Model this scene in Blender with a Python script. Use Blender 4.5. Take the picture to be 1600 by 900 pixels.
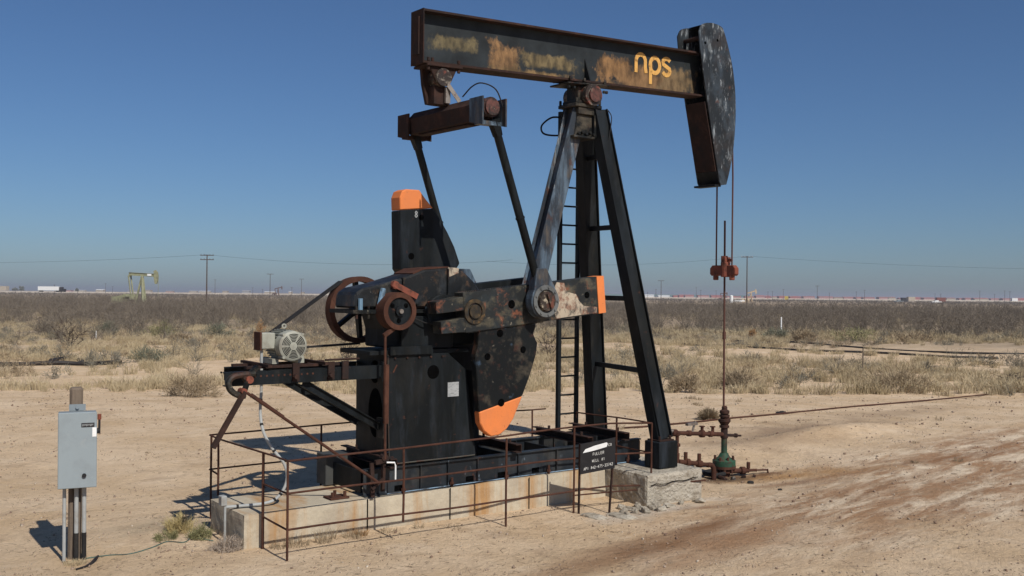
import bpy, bmesh, math, random
import numpy as np
from mathutils import Vector, Matrix, noise, Euler
random.seed(7); rng = np.random.default_rng(11)
R = math.radians
for o in list(bpy.data.objects): bpy.data.objects.remove(o)
scene = bpy.context.scene
COL = scene.collection

# ---------------------------------------------------------------- camera, sky, sun
YAW = R(53.3); ROLL = R(0.54); PITCH = R(0.376)
CAM = Vector((-12.6575, -11.2, 2.9))
fwd0 = Vector((math.cos(YAW), math.sin(YAW), 0)); right0 = Vector((math.sin(YAW), -math.cos(YAW), 0))
fwd = fwd0*math.cos(PITCH) + Vector((0, 0, 1))*math.sin(PITCH)
up1 = Vector((0, 0, 1))*math.cos(PITCH) - fwd0*math.sin(PITCH)
rgt = right0*math.cos(ROLL) + up1*math.sin(ROLL); upv = up1*math.cos(ROLL) - right0*math.sin(ROLL)
cd = bpy.data.cameras.new('camera'); cam = bpy.data.objects.new('camera', cd); COL.objects.link(cam)
cam.matrix_world = Matrix(((rgt.x, upv.x, -fwd.x, CAM.x), (rgt.y, upv.y, -fwd.y, CAM.y), (rgt.z, upv.z, -fwd.z, CAM.z), (0, 0, 0, 1)))
cd.sensor_width = 36; cd.lens = 36.0; cd.clip_start = .1; cd.clip_end = 12000
scene.camera = cam
SUN_AZ, SUN_EL = R(87.5), R(43.0)            # azimuth towards which shadows fall, elevation
w = bpy.data.worlds.new('World'); scene.world = w; w.use_nodes = True
nt = w.node_tree; nt.nodes.clear()
sky = nt.nodes.new('ShaderNodeTexSky'); sky.sky_type = 'NISHITA'; sky.sun_disc = False
sdir = Vector((-math.cos(SUN_AZ)*math.cos(SUN_EL), -math.sin(SUN_AZ)*math.cos(SUN_EL), math.sin(SUN_EL)))
sky.sun_elevation = SUN_EL; sky.sun_rotation = math.atan2(sdir.x, sdir.y)
sky.altitude = 900; sky.air_density = 1.0; sky.dust_density = 1.2; sky.ozone_density = 10.0
bg = nt.nodes.new('ShaderNodeBackground'); bg.inputs[1].default_value = 0.069
out = nt.nodes.new('ShaderNodeOutputWorld')
hs = nt.nodes.new('ShaderNodeHueSaturation'); hs.inputs['Saturation'].default_value = 1.0; nt.links.new(sky.outputs[0], hs.inputs['Color']); nt.links.new(hs.outputs[0], bg.inputs[0]); nt.links.new(bg.outputs[0], out.inputs[0])
sl = bpy.data.lights.new('sun', 'SUN'); sl.energy = 4.5; sl.angle = R(.53); sl.color = (1, .955, .89)
so = bpy.data.objects.new('sun', sl); COL.objects.link(so); so.rotation_euler = sdir.to_track_quat('Z', 'Y').to_euler()
so.location = (0, 0, 30)
vs = scene.view_settings; vs.view_transform = 'Standard'; vs.look = 'None'; vs.exposure = 0.0; vs.gamma = 1; vs.use_curve_mapping = False
scene.cycles.use_denoising = True; scene.cycles.max_bounces = 6; scene.cycles.transparent_max_bounces = 4

# ---------------------------------------------------------------- materials
MATS = {}
def new_mat(name, rough=.8, metal=0, spec=.3):
    m = bpy.data.materials.new(name); m.use_nodes = True
    b = m.node_tree.nodes['Principled BSDF']
    b.inputs['Roughness'].default_value = rough; b.inputs['Metallic'].default_value = metal
    b.inputs['Specular IOR Level'].default_value = spec
    MATS[name] = m
    return m, m.node_tree, b
def coords(t, scale=(1, 1, 1), loc=(0, 0, 0), rot=(0, 0, 0), typ='POINT', src='Object'):
    tc = t.nodes.new('ShaderNodeTexCoord'); mp = t.nodes.new('ShaderNodeMapping'); mp.vector_type = typ
    mp.inputs['Location'].default_value = loc; mp.inputs['Rotation'].default_value = rot; mp.inputs['Scale'].default_value = scale
    t.links.new(tc.outputs[src], mp.inputs['Vector']); return mp.outputs[0]
def noise_n(t, vec, scale, detail=6, rough=.6, dist=0):
    n = t.nodes.new('ShaderNodeTexNoise'); n.inputs['Scale'].default_value = scale
    n.inputs['Detail'].default_value = detail; n.inputs['Roughness'].default_value = rough; n.inputs['Distortion'].default_value = dist
    t.links.new(vec, n.inputs['Vector']); return n.outputs[0]
def ramp(t, v, lo, hi):
    r = t.nodes.new('ShaderNodeMapRange'); r.inputs['From Min'].default_value = lo; r.inputs['From Max'].default_value = hi
    t.links.new(v, r.inputs['Value']); return r.outputs[0]
def mixc(t, f, a, b):
    m = t.nodes.new('ShaderNodeMix'); m.data_type = 'RGBA'
    for i, v in ((0, f), (6, a), (7, b)):
        if isinstance(v, (tuple, float, int)):
            m.inputs[i].default_value = (v if i == 0 else (*v, 1) if len(v) == 3 else v)
        else: t.links.new(v, m.inputs[i])
    return m.outputs[2]
def math_n(t, op, a, b=0.0, clamp=False):
    m = t.nodes.new('ShaderNodeMath'); m.operation = op; m.use_clamp = clamp
    for i, v in ((0, a), (1, b)):
        if isinstance(v, (float, int)): m.inputs[i].default_value = v
        else: t.links.new(v, m.inputs[i])
    return m.outputs[0]
def bump(t, b, v, s=.3, d=.01):
    n = t.nodes.new('ShaderNodeBump'); n.inputs['Strength'].default_value = s; n.inputs['Distance'].default_value = d
    t.links.new(v, n.inputs['Height']); t.links.new(n.outputs[0], b.inputs['Normal'])
def layered(name, base, layers, rough=.7, metal=0, spec=.3, bs=.3, bscale=20, bd=.01, vary=.25, vscale=2.0):
    """base colour with soft variation, then wear layers (colour, scale, lo, hi, stretch, strength)"""
    m, t, b = new_mat(name, rough, metal, spec)
    v0 = coords(t)
    n0 = noise_n(t, v0, vscale, 8, .65)
    dark = tuple(c*(1-vary) for c in base); lite = tuple(c*(1+vary) for c in base)
    c = mixc(t, ramp(t, n0, .3, .7), dark, lite)
    for i, L in enumerate(layers):
        col, sc, lo, hi, st, strength = L
        v = coords(t, scale=st, loc=(3.1*i+1.7, 5.3*i, 2.2*i))
        n = noise_n(t, v, sc, 10, .68, .2)
        f = math_n(t, 'MULTIPLY', ramp(t, n, lo, hi), strength)
        c = mixc(t, f, c, col)
    t.links.new(c, b.inputs['Base Color'])
    nb = noise_n(t, v0, bscale, 8, .6); bump(t, b, nb, bs, bd)
    rr = math_n(t, 'ADD', math_n(t, 'MULTIPLY', noise_n(t, v0, vscale*3, 6), .3), rough-.15)
    t.links.new(rr, b.inputs['Roughness'])
    return m
U = (1, 1, 1)
RUST = (.062, .027, .018); DUST = (.075, .065, .05); BK = (.0042, .0056, .0060)
black = layered('black_paint', BK, [(DUST, 1.6, .48, .76, (1, 1, .45), .22), ((.022, .029, .036), 2.2, .47, .68, (1, 1, .14), .5), ((.045, .055, .07), 3, .56, .75, (1, 1, .25), .5), ((.09, .08, .06), 5, .58, .74, (1, 1, .12), .25), (RUST, 9, .63, .70, U, .8), ((.22, .2, .17), 42, .70, .74, U, .5)], rough=.58, spec=.16, bs=.14, bscale=30, bd=.004)
blackworn = layered('black_paint_worn', BK, [((.16, .13, .09), 3.5, .50, .70, (1, 1, 1), .5), (RUST, 5, .55, .68, U, .85), ((.30, .27, .21), 16, .64, .72, U, .6), ((.05, .085, .13), 6, .62, .7, U, .6)], rough=.58, spec=.22, bs=.3, bscale=24, bd=.006)
rust = layered('rust', RUST, [((.105, .047, .03), 6, .48, .65, U, .7), ((.03, .018, .014), 9, .55, .7, U, .8)], rough=.88, spec=.15, bs=.5, bscale=40, bd=.005)
rustdark = layered('dark_rust', (.030, .016, .012), [((.075, .033, .022), 5, .5, .66, U, .7), ((.015, .013, .013), 4, .5, .65, U, .7)], rough=.85, spec=.2, bs=.4, bscale=40, bd=.005)
rodmat = layered('red_brown_rod', (.085, .034, .024), [((.06, .03, .022), 8, .5, .65, U, .8)], rough=.7, spec=.3)
orange = layered('orange_paint', (.68, .20, .055), [((.48, .17, .07), 3, .44, .7, (1, 1, .5), .55), ((.20, .10, .06), 9, .58, .72, (1, 1, .3), .45), ((.06, .04, .03), 30, .63, .68, U, .7)], rough=.6, vary=.05, bs=.15)
bluish = layered('scuffed_blue_steel', (.022, .028, .036), [((.15, .22, .29), 2.4, .47, .62, (1.5, 1.5, .35), .65), ((.16, .12, .08), 3.2, .52, .68, (1.5, 1.5, .5), .6), ((.5, .52, .52), 5, .62, .68, (1.5, 1.5, .15), .6), (RUST, 7, .58, .66, U, .85), ((.42, .42, .40), 14, .68, .73, (1, 1, .3), .6)], rough=.5, spec=.4, bs=.3, bscale=25)
headmat = layered('horse_head_paint', (.011, .014, .016), [((.06, .08, .10), 3.5, .46, .68, (1, 1, .5), .7), ((.04, .027, .02), 1.7, .5, .72, U, .7), ((.30, .34, .36), 5, .56, .68, (1.6, 1, .5), .5), ((.42, .45, .46), 11, .58, .68, (1.4, 1, .5), .6), ((.25, .28, .30), 26, .64, .72, (1, 1, .2), .4), ((.10, .042, .025), 6, .62, .70, U, .8)], rough=.55, spec=.35, bs=.25, bscale=20)
redpaint = layered('red_paint', (.20, .058, .034), [(RUST, 9, .5, .62, U, .8)], rough=.7)
concrete = layered('concrete', (.45, .39, .29), [((.30, .25, .19), 2.2, .45, .7, U, .7), ((.36, .20, .08), 2.6, .49, .66, (1, .3, .10), .9), ((.20, .165, .12), 10, .6, .75, U, .5)], rough=.92, spec=.15, bs=.6, bscale=14, bd=.02, vary=.12)
conc_rough = layered('broken_concrete', (.42, .375, .30), [((.24, .20, .15), 5, .5, .66, U, .8), ((.52, .48, .41), 14, .55, .66, U, .6)], rough=.95, spec=.1, bs=1.0, bscale=16, bd=.06, vary=.15)
greypaint = layered('grey_enclosure_paint', (.245, .285, .30), [((.20, .225, .235), 5, .5, .7, U, .6), ((.33, .34, .33), 9, .6, .75, U, .4)], rough=.5, spec=.4, vary=.04, bs=.05)
greydark = layered('grey_enclosure_shell', (.20, .23, .245), [((.14, .15, .15), 5, .5, .7, U, .5)], rough=.55, vary=.05, bs=.05)
motorpaint = layered('pale_green_motor_paint', (.32, .32, .265), [((.16, .14, .11), 5, .46, .66, U, .75), (RUST, 10, .66, .74, U, .7)], rough=.6, vary=.08, bs=.15)
motordark = layered('dark_fan_gap', (.012, .012, .011), [], rough=.9)
conduit_m = layered('grey_conduit', (.33, .34, .33), [((.22, .2, .17), 7, .5, .7, U, .7)], rough=.6, vary=.08)
pvc = layered('dirty_white_pvc', (.52, .50, .44), [((.25, .2, .15), 9, .5, .66, U, .8)], rough=.6)
wood = layered('weathered_wood', (.15, .115, .085), [((.07, .05, .04), 12, .5, .66, (4, 4, .3), .8)], rough=.9, bs=.6, bscale=30)
polewood = layered('pole_wood', (.085, .06, .048), [((.05, .04, .035), 6, .5, .7, (3, 3, .3), .6)], rough=.9)
rubber = layered('black_rubber', (.014, .013, .013), [(DUST, 5, .5, .75, U, .35)], rough=.8)
hose_m = layered('black_poly_pipe', (.018, .015, .015), [((.09, .07, .055), 1.5, .5, .7, U, .5)], rough=.7)
green = layered('green_flange_paint', (.022, .075, .042), [((.02, .03, .02), 7, .45, .6, U, .8), (RUST, 8, .5, .62, U, .9)], rough=.65)
steel = layered('bare_steel', (.25, .22, .19), [((.10, .05, .03), 12, .5, .66, U, .8)], rough=.5, metal=.5)
white = layered('white_paint', (.75, .75, .73), [((.5, .47, .42), 5, .55, .75, U, .5)], rough=.6, vary=.03, bs=.02)
signblack = layered('sign_black', (.016, .015, .016), [((.05, .045, .04), 6, .55, .75, U, .5)], rough=.5, vary=.1)
yellow = layered('yellow_letter_paint', (.62, .34, .09), [((.36, .19, .06), 9, .46, .66, U, .75), ((.05, .04, .025), 14, .60, .68, U, .7)], rough=.7, vary=.08)
voidm = layered('painted_hollow_dark', (.0025, .0025, .0025), [], rough=1, spec=0)  # near-black discs and strips paint in the shade of holes and slots
grey_plate = layered('grey_notice_paper', (.30, .31, .31), [((.16, .17, .17), 18, .5, .62, (1, 1, 4), .7)], rough=.7)
grease = layered('grease_rust_mix', (.03, .022, .018), [((.22, .19, .15), 11, .52, .62, U, .8), ((.20, .05, .03), 8, .55, .66, U, .8)], rough=.5, bs=.8, bscale=30, bd=.01)
redgrease = layered('red_primer_end', (.12, .048, .038), [((.02, .015, .013), 9, .40, .56, U, .95), ((.3, .24, .18), 16, .6, .68, U, .7)], rough=.6, bs=.7, bscale=26)

# walking beam web: dark paint rubbed through to ochre in patches along its length
def web_mat():
    m, t, b = new_mat('beam_web_paint', .6, 0, .3)
    v = coords(t); sep = t.nodes.new('ShaderNodeSeparateXYZ'); t.links.new(v, sep.inputs[0])
    x = sep.outputs[0]; z = sep.outputs[2]
    wob = math_n(t, 'ADD', math_n(t, 'MULTIPLY', math_n(t, 'SUBTRACT', noise_n(t, v, 3.6, 4, .6), .5), 1.7), math_n(t, 'MULTIPLY', math_n(t, 'SUBTRACT', noise_n(t, coords(t, (1, 1, .8)), 11, 10, .78), .5), 2.0))
    c = mixc(t, ramp(t, noise_n(t, v, 3, 8), .35, .7), (.0075, .0095, .010), (.022, .028, .031))
    def patch(x0, x1, z0, z1, col, k, st=1.0):
        nonlocal c
        ex = math_n(t, 'DIVIDE', math_n(t, 'ABSOLUTE', math_n(t, 'SUBTRACT', x, (x0+x1)/2)), (x1-x0)/2)
        zz = math_n(t, 'SUBTRACT', z, math_n(t, 'MULTIPLY', x, .037))
        ez = math_n(t, 'DIVIDE', math_n(t, 'ABSOLUTE', math_n(t, 'SUBTRACT', zz, (z0+z1)/2)), (z1-z0)/2)
        e = math_n(t, 'MAXIMUM', ex, ez)
        e = math_n(t, 'ADD', e, wob)
        f = math_n(t, 'MULTIPLY', ramp(t, e, 1.02, .60), st)
        g = mixc(t, ramp(t, noise_n(t, coords(t, (1, 1, .5)), k, 8), .40, .62), col, tuple(a*.35 for a in col))
        c = mixc(t, f, c, g)
    # x relative to the saddle, z relative to the saddle's foot
    Z = 5.95+.05
    patch(-2.52, -1.78, Z+.02, Z+.22, (.16, .125, .06), 9, .8)
    patch(-1.62, -1.10, Z-.24, Z+.22, (.28, .155, .065), 7, .95)
    patch(-1.62, -.15, Z-.32, Z-.10, (.26, .16, .065), 7, .95)
    patch(-1.10, -.02, Z-.08, Z+.14, (.19, .14, .065), 9, .85)
    patch(.30, 1.05, Z-.14, Z+.24, (.28, .15, .058), 6, .95)
    patch(.34, 2.25, Z-.30, Z+.16, (.25, .14, .06), 6, .95)
    patch(1.5, 2.35, Z-.20, Z+.22, (.19, .13, .065), 9, .8)
    t.links.new(c, b.inputs['Base Color']); bump(t, b, noise_n(t, v, 24, 6), .25, .006)
    return m
web_m = web_mat()

# ---------------------------------------------------------------- helpers
PARTS_ORIGIN = {}
def world_loc(o):
    l = Vector(o.location)
    while o.parent: o = o.parent; l += Vector(o.location)
    return l
def thing(name, label, cat, loc=(0, 0, 0), group=None):
    o = bpy.data.objects.new(name, None); COL.objects.link(o); o.location = loc; o.empty_display_size = .2
    o['label'] = label; o['category'] = cat
    if group: o['group'] = group
    return o
def link_mesh(name, me, mat, parent=None, loc=None):
    for m in (mat if isinstance(mat, (list, tuple)) else [mat]): me.materials.append(m)
    o = bpy.data.objects.new(name, me); COL.objects.link(o)
    if parent: o.parent = parent
    return o
def obj(name, bm, mat, parent=None, label=None, smooth=False, bevel=0.0, loc=None):
    """bm is in world coordinates; origin goes to the parent's origin, or to loc / the base centre"""
    bmesh.ops.recalc_face_normals(bm, faces=bm.faces[:])
    if parent: org = world_loc(parent)
    elif loc is not None: org = Vector(loc)
    else:
        xs = [v.co for v in bm.verts]
        org = Vector(((min(v.x for v in xs)+max(v.x for v in xs))/2, (min(v.y for v in xs)+max(v.y for v in xs))/2, min(v.z for v in xs)))
    bmesh.ops.translate(bm, verts=bm.verts[:], vec=-org)
    me = bpy.data.meshes.new(name); bm.to_mesh(me); bm.free()
    if smooth:
        for p in me.polygons: p.use_smooth = True
    o = link_mesh(name, me, mat, parent)
    if not parent: o.location = org
    if label: o['label'] = label
    if smooth:
        md = o.modifiers.new('edges', 'EDGE_SPLIT'); md.split_angle = R(35)
    if bevel:
        md = o.modifiers.new('bevel', 'BEVEL'); md.width = bevel; md.segments = 1; md.limit_method = 'ANGLE'; md.angle_limit = R(50)
    return o
def tag(o, label, cat, group=None, kind=None):
    if label: o['label'] = label
    if cat: o['category'] = cat
    if group: o['group'] = group
    if kind: o['kind'] = kind
    return o
def copy_tree(o, parent=None):
    c = o.copy(); COL.objects.link(c); c.parent = parent
    for ch in o.children: copy_tree(ch, c)
    return c
NB = bmesh.new
def frame(d, up=(0, 0, 1)):
    d = Vector(d).normalized(); u = Vector(up)
    if abs(d.dot(u)) > .98: u = Vector((0, 1, 0))
    s = d.cross(u).normalized(); u2 = s.cross(d).normalized()
    return d, s, u2
def hexa(bm, P):
    vs = [bm.verts.new(p) for p in P]
    for f in ((0, 1, 2, 3), (7, 6, 5, 4), (0, 4, 5, 1), (1, 5, 6, 2), (2, 6, 7, 3), (3, 7, 4, 0)): bm.faces.new([vs[i] for i in f])
def box(bm, x0, x1, y0, y1, z0, z1):
    hexa(bm, [(x0, y0, z0), (x1, y0, z0), (x1, y1, z0), (x0, y1, z0), (x0, y0, z1), (x1, y0, z1), (x1, y1, z1), (x0, y1, z1)])
def bar(bm, p0, p1, w, h, up=(0, 0, 1), off=(0, 0), w1=None, h1=None):
    """box from p0 to p1, w across (side), h along up"""
    p0 = Vector(p0); p1 = Vector(p1); d, s, u = frame(p1-p0, up)
    w1 = w if w1 is None else w1; h1 = h if h1 is None else h1
    o = s*off[0]+u*off[1]
    a = [p0+o+s*x*w/2+u*y*h/2 for x, y in ((-1, -1), (1, -1), (1, 1), (-1, 1))]
    b = [p1+o+s*x*w1/2+u*y*h1/2 for x, y in ((-1, -1), (1, -1), (1, 1), (-1, 1))]
    hexa(bm, a+b)
def ibeam(bm, p0, p1, w, h, tf=.02, tw=.015, up=(0, 0, 1)):
    bar(bm, p0, p1, w, tf, up, (0, h/2-tf/2)); bar(bm, p0, p1, w, tf, up, (0, -h/2+tf/2)); bar(bm, p0, p1, tw, h-2*tf, up)
def channel(bm, p0, p1, w, h, tf=.015, tw=.012, up=(0, 0, 1), side=-1):
    """C section, web on the `side` (+1/-1 along d x up)"""
    bar(bm, p0, p1, w, tf, up, (0, h/2-tf/2)); bar(bm, p0, p1, w, tf, up, (0, -h/2+tf/2))
    bar(bm, p0, p1, tw, h-2*tf, up, (side*(w/2-tw/2), 0))
def cyl(bm, p0, p1, r0, r1=None, seg=16, caps=True):
    r1 = r0 if r1 is None else r1
    p0 = Vector(p0); p1 = Vector(p1); d, s, u = frame(p1-p0)
    A = []; B = []
    for i in range(seg):
        a = 2*math.pi*i/seg; n = s*math.cos(a)+u*math.sin(a)
        A.append(bm.verts.new(p0+n*r0)); B.append(bm.verts.new(p1+n*r1))
    for i in range(seg):
        j = (i+1) % seg; bm.faces.new((A[i], A[j], B[j], B[i]))
    if caps: bm.faces.new(A[::-1]); bm.faces.new(B)
def tube(bm, pts, r, seg=8):
    pts = [Vector(p) for p in pts]; rings = []; up = Vector((0, 0, 1))
    for i, p in enumerate(pts):
        t = (pts[min(i+1, len(pts)-1)]-pts[max(i-1, 0)]).normalized()
        if abs(t.dot(up)) > .95: up = Vector((0, 1, 0)) if abs(t.y) < .9 else Vector((1, 0, 0))
        s = t.cross(up).normalized(); u = s.cross(t).normalized(); up = u
        rr = r[i] if isinstance(r, (list, tuple)) else r
        rings.append([bm.verts.new(p+(s*math.cos(2*math.pi*k/seg)+u*math.sin(2*math.pi*k/seg))*rr) for k in range(seg)])
    for a, b in zip(rings, rings[1:]):
        for k in range(seg): bm.faces.new((a[k], a[(k+1) % seg], b[(k+1) % seg], b[k]))
    bm.faces.new(rings[0][::-1]); bm.faces.new(rings[-1])
def smooth_path(pts, n=6):
    pts = [Vector(p) for p in pts]; P = [pts[0]*2-pts[1]]+pts+[pts[-1]*2-pts[-2]]; o = []
    for i in range(1, len(P)-2):
        for k in range(n):
            t = k/n; a, b, c, d = P[i-1:i+3]
            o.append(.5*((2*b)+(-a+c)*t+(2*a-5*b+4*c-d)*t*t+(-a+3*b-3*c+d)*t**3))
    o.append(pts[-1]); return o
def prism_y(bm, pts, y0, y1):
    """polygon in x,z extruded along y"""
    A = [bm.verts.new((x, y0, z)) for x, z in pts]; B = [bm.verts.new((x, y1, z)) for x, z in pts]
    n = len(pts); bm.faces.new(A); bm.faces.new(B[::-1])
    for i in range(n): j = (i+1) % n; bm.faces.new((A[i], B[i], B[j], A[j]))
def prism_x(bm, pts, x0, x1):
    A = [bm.verts.new((x0, y, z)) for y, z in pts]; B = [bm.verts.new((x1, y, z)) for y, z in pts]
    n = len(pts); bm.faces.new(A); bm.faces.new(B[::-1])
    for i in range(n): j = (i+1) % n; bm.faces.new((A[i], B[i], B[j], A[j]))
def ring_y(bm, c, ro, ri, y0, y1, seg=40):
    """annulus round a y axis"""
    cx, cz = c; V = []
    for i in range(seg):
        a = 2*math.pi*i/seg; ca, sa = math.cos(a), math.sin(a)
        V.append([bm.verts.new((cx+r*ca, y, cz+r*sa)) for r, y in ((ro, y0), (ro, y1), (ri, y1), (ri, y0))])
    for i in range(seg):
        a, b = V[i], V[(i+1) % seg]
        for k in range(4): bm.faces.new((a[k], a[(k+1) % 4], b[(k+1) % 4], b[k]))
def bolts(bm, pts, r=.015, h=.025, ax=(0, 0, 1)):
    for p in pts:
        p = Vector(p); cyl(bm, p, p+Vector(ax)*h, r, seg=6)
def lathe(bm, prof, c, seg=20):
    """profile (r,z) revolved round a vertical axis through c"""
    cx, cy = c; rings = [[bm.verts.new((cx+r*math.cos(2*math.pi*k/seg), cy+r*math.sin(2*math.pi*k/seg), z)) for k in range(seg)] for r, z in prof]
    for a, b in zip(rings, rings[1:]):
        for k in range(seg): bm.faces.new((a[k], a[(k+1) % seg], b[(k+1) % seg], b[k]))
    bm.faces.new(rings[0][::-1]); bm.faces.new(rings[-1])
def lathe_h(bm, prof, p, d, seg=14):
    """profile (r,t) revolved round an axis p + t*d"""
    p = Vector(p); dd, s, u = frame(d)
    rings = [[bm.verts.new(p+dd*t+(s*math.cos(2*math.pi*k/seg)+u*math.sin(2*math.pi*k/seg))*r) for k in range(seg)] for r, t in prof]
    for a, b in zip(rings, rings[1:]):
        for k in range(seg): bm.faces.new((a[k], a[(k+1) % seg], b[(k+1) % seg], b[k]))
    bm.faces.new(rings[0][::-1]); bm.faces.new(rings[-1])
GL = {'A': [[(0, 0), (.5, 1), (1, 0)], [(.2, .4), (.8, .4)]], 'P': [[(0, 0), (0, 1), (.8, 1), (1, .75), (.8, .5), (0, .5)]], 'I': [[(.5, 0), (.5, 1)]],
 '#': [[(.3, 0), (.45, 1)], [(.65, 0), (.8, 1)], [(.1, .33), (.95, .33)], [(.15, .67), (1, .67)]], '4': [[(.75, 0), (.75, 1), (0, .3), (1, .3)]],
 '2': [[(0, .8), (.3, 1), (.8, .95), (.9, .65), (0, 0), (1, 0)]], '-': [[(.1, .5), (.9, .5)]], '7': [[(0, 1), (1, 1), (.35, 0)]],
 '5': [[(.95, 1), (.1, 1), (.05, .55), (.7, .6), (1, .35), (.7, 0), (0, .05)]], '3': [[(0, .95), (.7, 1), (.95, .78), (.4, .52), (1, .3), (.7, 0), (0, .05)]],
 'F': [[(0, 0), (0, 1), (1, 1)], [(0, .52), (.8, .52)]], 'U': [[(0, 1), (0, .2), (.3, 0), (.7, 0), (1, .2), (1, 1)]], 'L': [[(0, 1), (0, 0), (.9, 0)]],
 'E': [[(1, 1), (0, 1), (0, 0), (1, 0)], [(0, .52), (.8, .52)]], 'R': [[(0, 0), (0, 1), (.8, 1), (1, .75), (.8, .5), (0, .5)], [(.4, .5), (1, 0)]],
 'W': [[(0, 1), (.25, 0), (.5, .7), (.75, 0), (1, 1)]], '1': [[(.25, .8), (.55, 1), (.55, 0)]], 'C': [[(1, .85), (.7, 1), (.3, 1), (0, .7), (0, .3), (.3, 0), (.7, 0), (1, .15)]],
 'O': [[(.3, 0), (0, .3), (0, .7), (.3, 1), (.7, 1), (1, .7), (1, .3), (.7, 0), (.3, 0)]], '8': [[(.5, .52), (.1, .75), (.5, 1), (.9, .75), (.5, .52), (.05, .27), (.5, 0), (.95, .27), (.5, .52)]], ' ': []}
def write(bm, text, o, ux, uz, n, hgt, wid, gap, th, depth=.002):
    """stroke lettering centred on o; ux,uz,n unit vectors (n points to the reader)"""
    ux, uz, n, o = Vector(ux), Vector(uz), Vector(n), Vector(o)
    tot = len(text)*(wid+gap)-gap; x = -tot/2; k = 0
    for ch in text:
        for st in GL[ch]:
            for a, b in zip(st, st[1:]):
                k += 1
                p = o+ux*(x+a[0]*wid)+uz*((a[1]-.5)*hgt)+n*(depth/2+.0003*(k % 3)); q = o+ux*(x+b[0]*wid)+uz*((b[1]-.5)*hgt)+n*(depth/2+.0003*(k % 3))
                bar(bm, p, q, th, depth, up=n)
        x += wid+gap

# ---------------------------------------------------------------- ground
def sstep(a, b, x): t = max(0, min(1, (x-a)/(b-a))); return t*t*(3-2*t)
def zg0(x, y):
    z = -.045-.05*sstep(-7, -2.5, x)-.12*math.exp(-((x-.1)**2+(y+.1)**2)/2.6)
    d = math.hypot(x+5, y)
    n1 = noise.noise(Vector((x*.35, y*.35, 3.3))); n2 = noise.noise(Vector((x*1.3, y*1.3, 9.1)))
    z += n1*(.03+.12*sstep(9, 40, d))+n2*.014
    z += .16*math.exp(-(((x-4.4)/2.6)**2+((y-1.2-.05*x)/.45)**2))*(1+.5*n1)
    z += .05*math.exp(-((x+8.9)**2+(y-.6)**2)/.8)
    z += .006*noise.noise(Vector((x*5, y*5, 1.1)))
    if d > 25: z += .35*sstep(25, 90, d)*noise.noise(Vector((x*.03, y*.03, 7)))
    return z
SITE_TILT = R(0.752)          # the well site rises gently away from the camera, then falls back to the plain
def zg(x, y):
    d = (x-CAM.x)*fwd0.x+(y-CAM.y)*fwd0.y
    l = (x-CAM.x)*right0.x+(y-CAM.y)*right0.y
    z = zg0(x, y)
    if 0 < d < 34: z += math.tan(SITE_TILT)*d*(1-sstep(20, 33, d))*(1-sstep(14, 40, abs(l)))
    return z
def axis(lo, hi, fine, c0, far):
    a = list(np.arange(lo, hi+1e-6, fine)); s = fine; x = hi
    while x < far: s *= 1.10; x += s; a.append(x)
    s = fine; x = lo; pre = []
    while x > -far: s *= 1.10; x -= s; pre.append(x)
    return pre[::-1]+a
xs = axis(-13, 12, .11, 0, 9000); ys = axis(-6, 13, .11, 0, 9000)
V = np.array([(x, y, zg(x, y)) for y in ys for x in xs], dtype=np.float32)
nx, ny = len(xs), len(ys)
idx = np.arange(nx*ny).reshape(ny, nx)
F = np.stack([idx[:-1, :-1], idx[:-1, 1:], idx[1:, 1:], idx[1:, :-1]], -1).reshape(-1, 4)
def np_mesh(name, V, F, k):
    me = bpy.data.meshes.new(name); me.vertices.add(len(V)); me.vertices.foreach_set('co', np.ascontiguousarray(V, dtype=np.float32).ravel())
    me.loops.add(F.size); me.loops.foreach_set('vertex_index', F.astype(np.int32).ravel())
    me.polygons.add(len(F)); me.polygons.foreach_set('loop_start', np.arange(0, F.size, k, dtype=np.int32))
    me.polygons.foreach_set('loop_total', np.full(len(F), k, dtype=np.int32)); me.update(calc_edges=True); return me
gme = np_mesh('ground', V, F, 4); gme.polygons.foreach_set('use_smooth', np.ones(len(F), dtype=bool))

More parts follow.
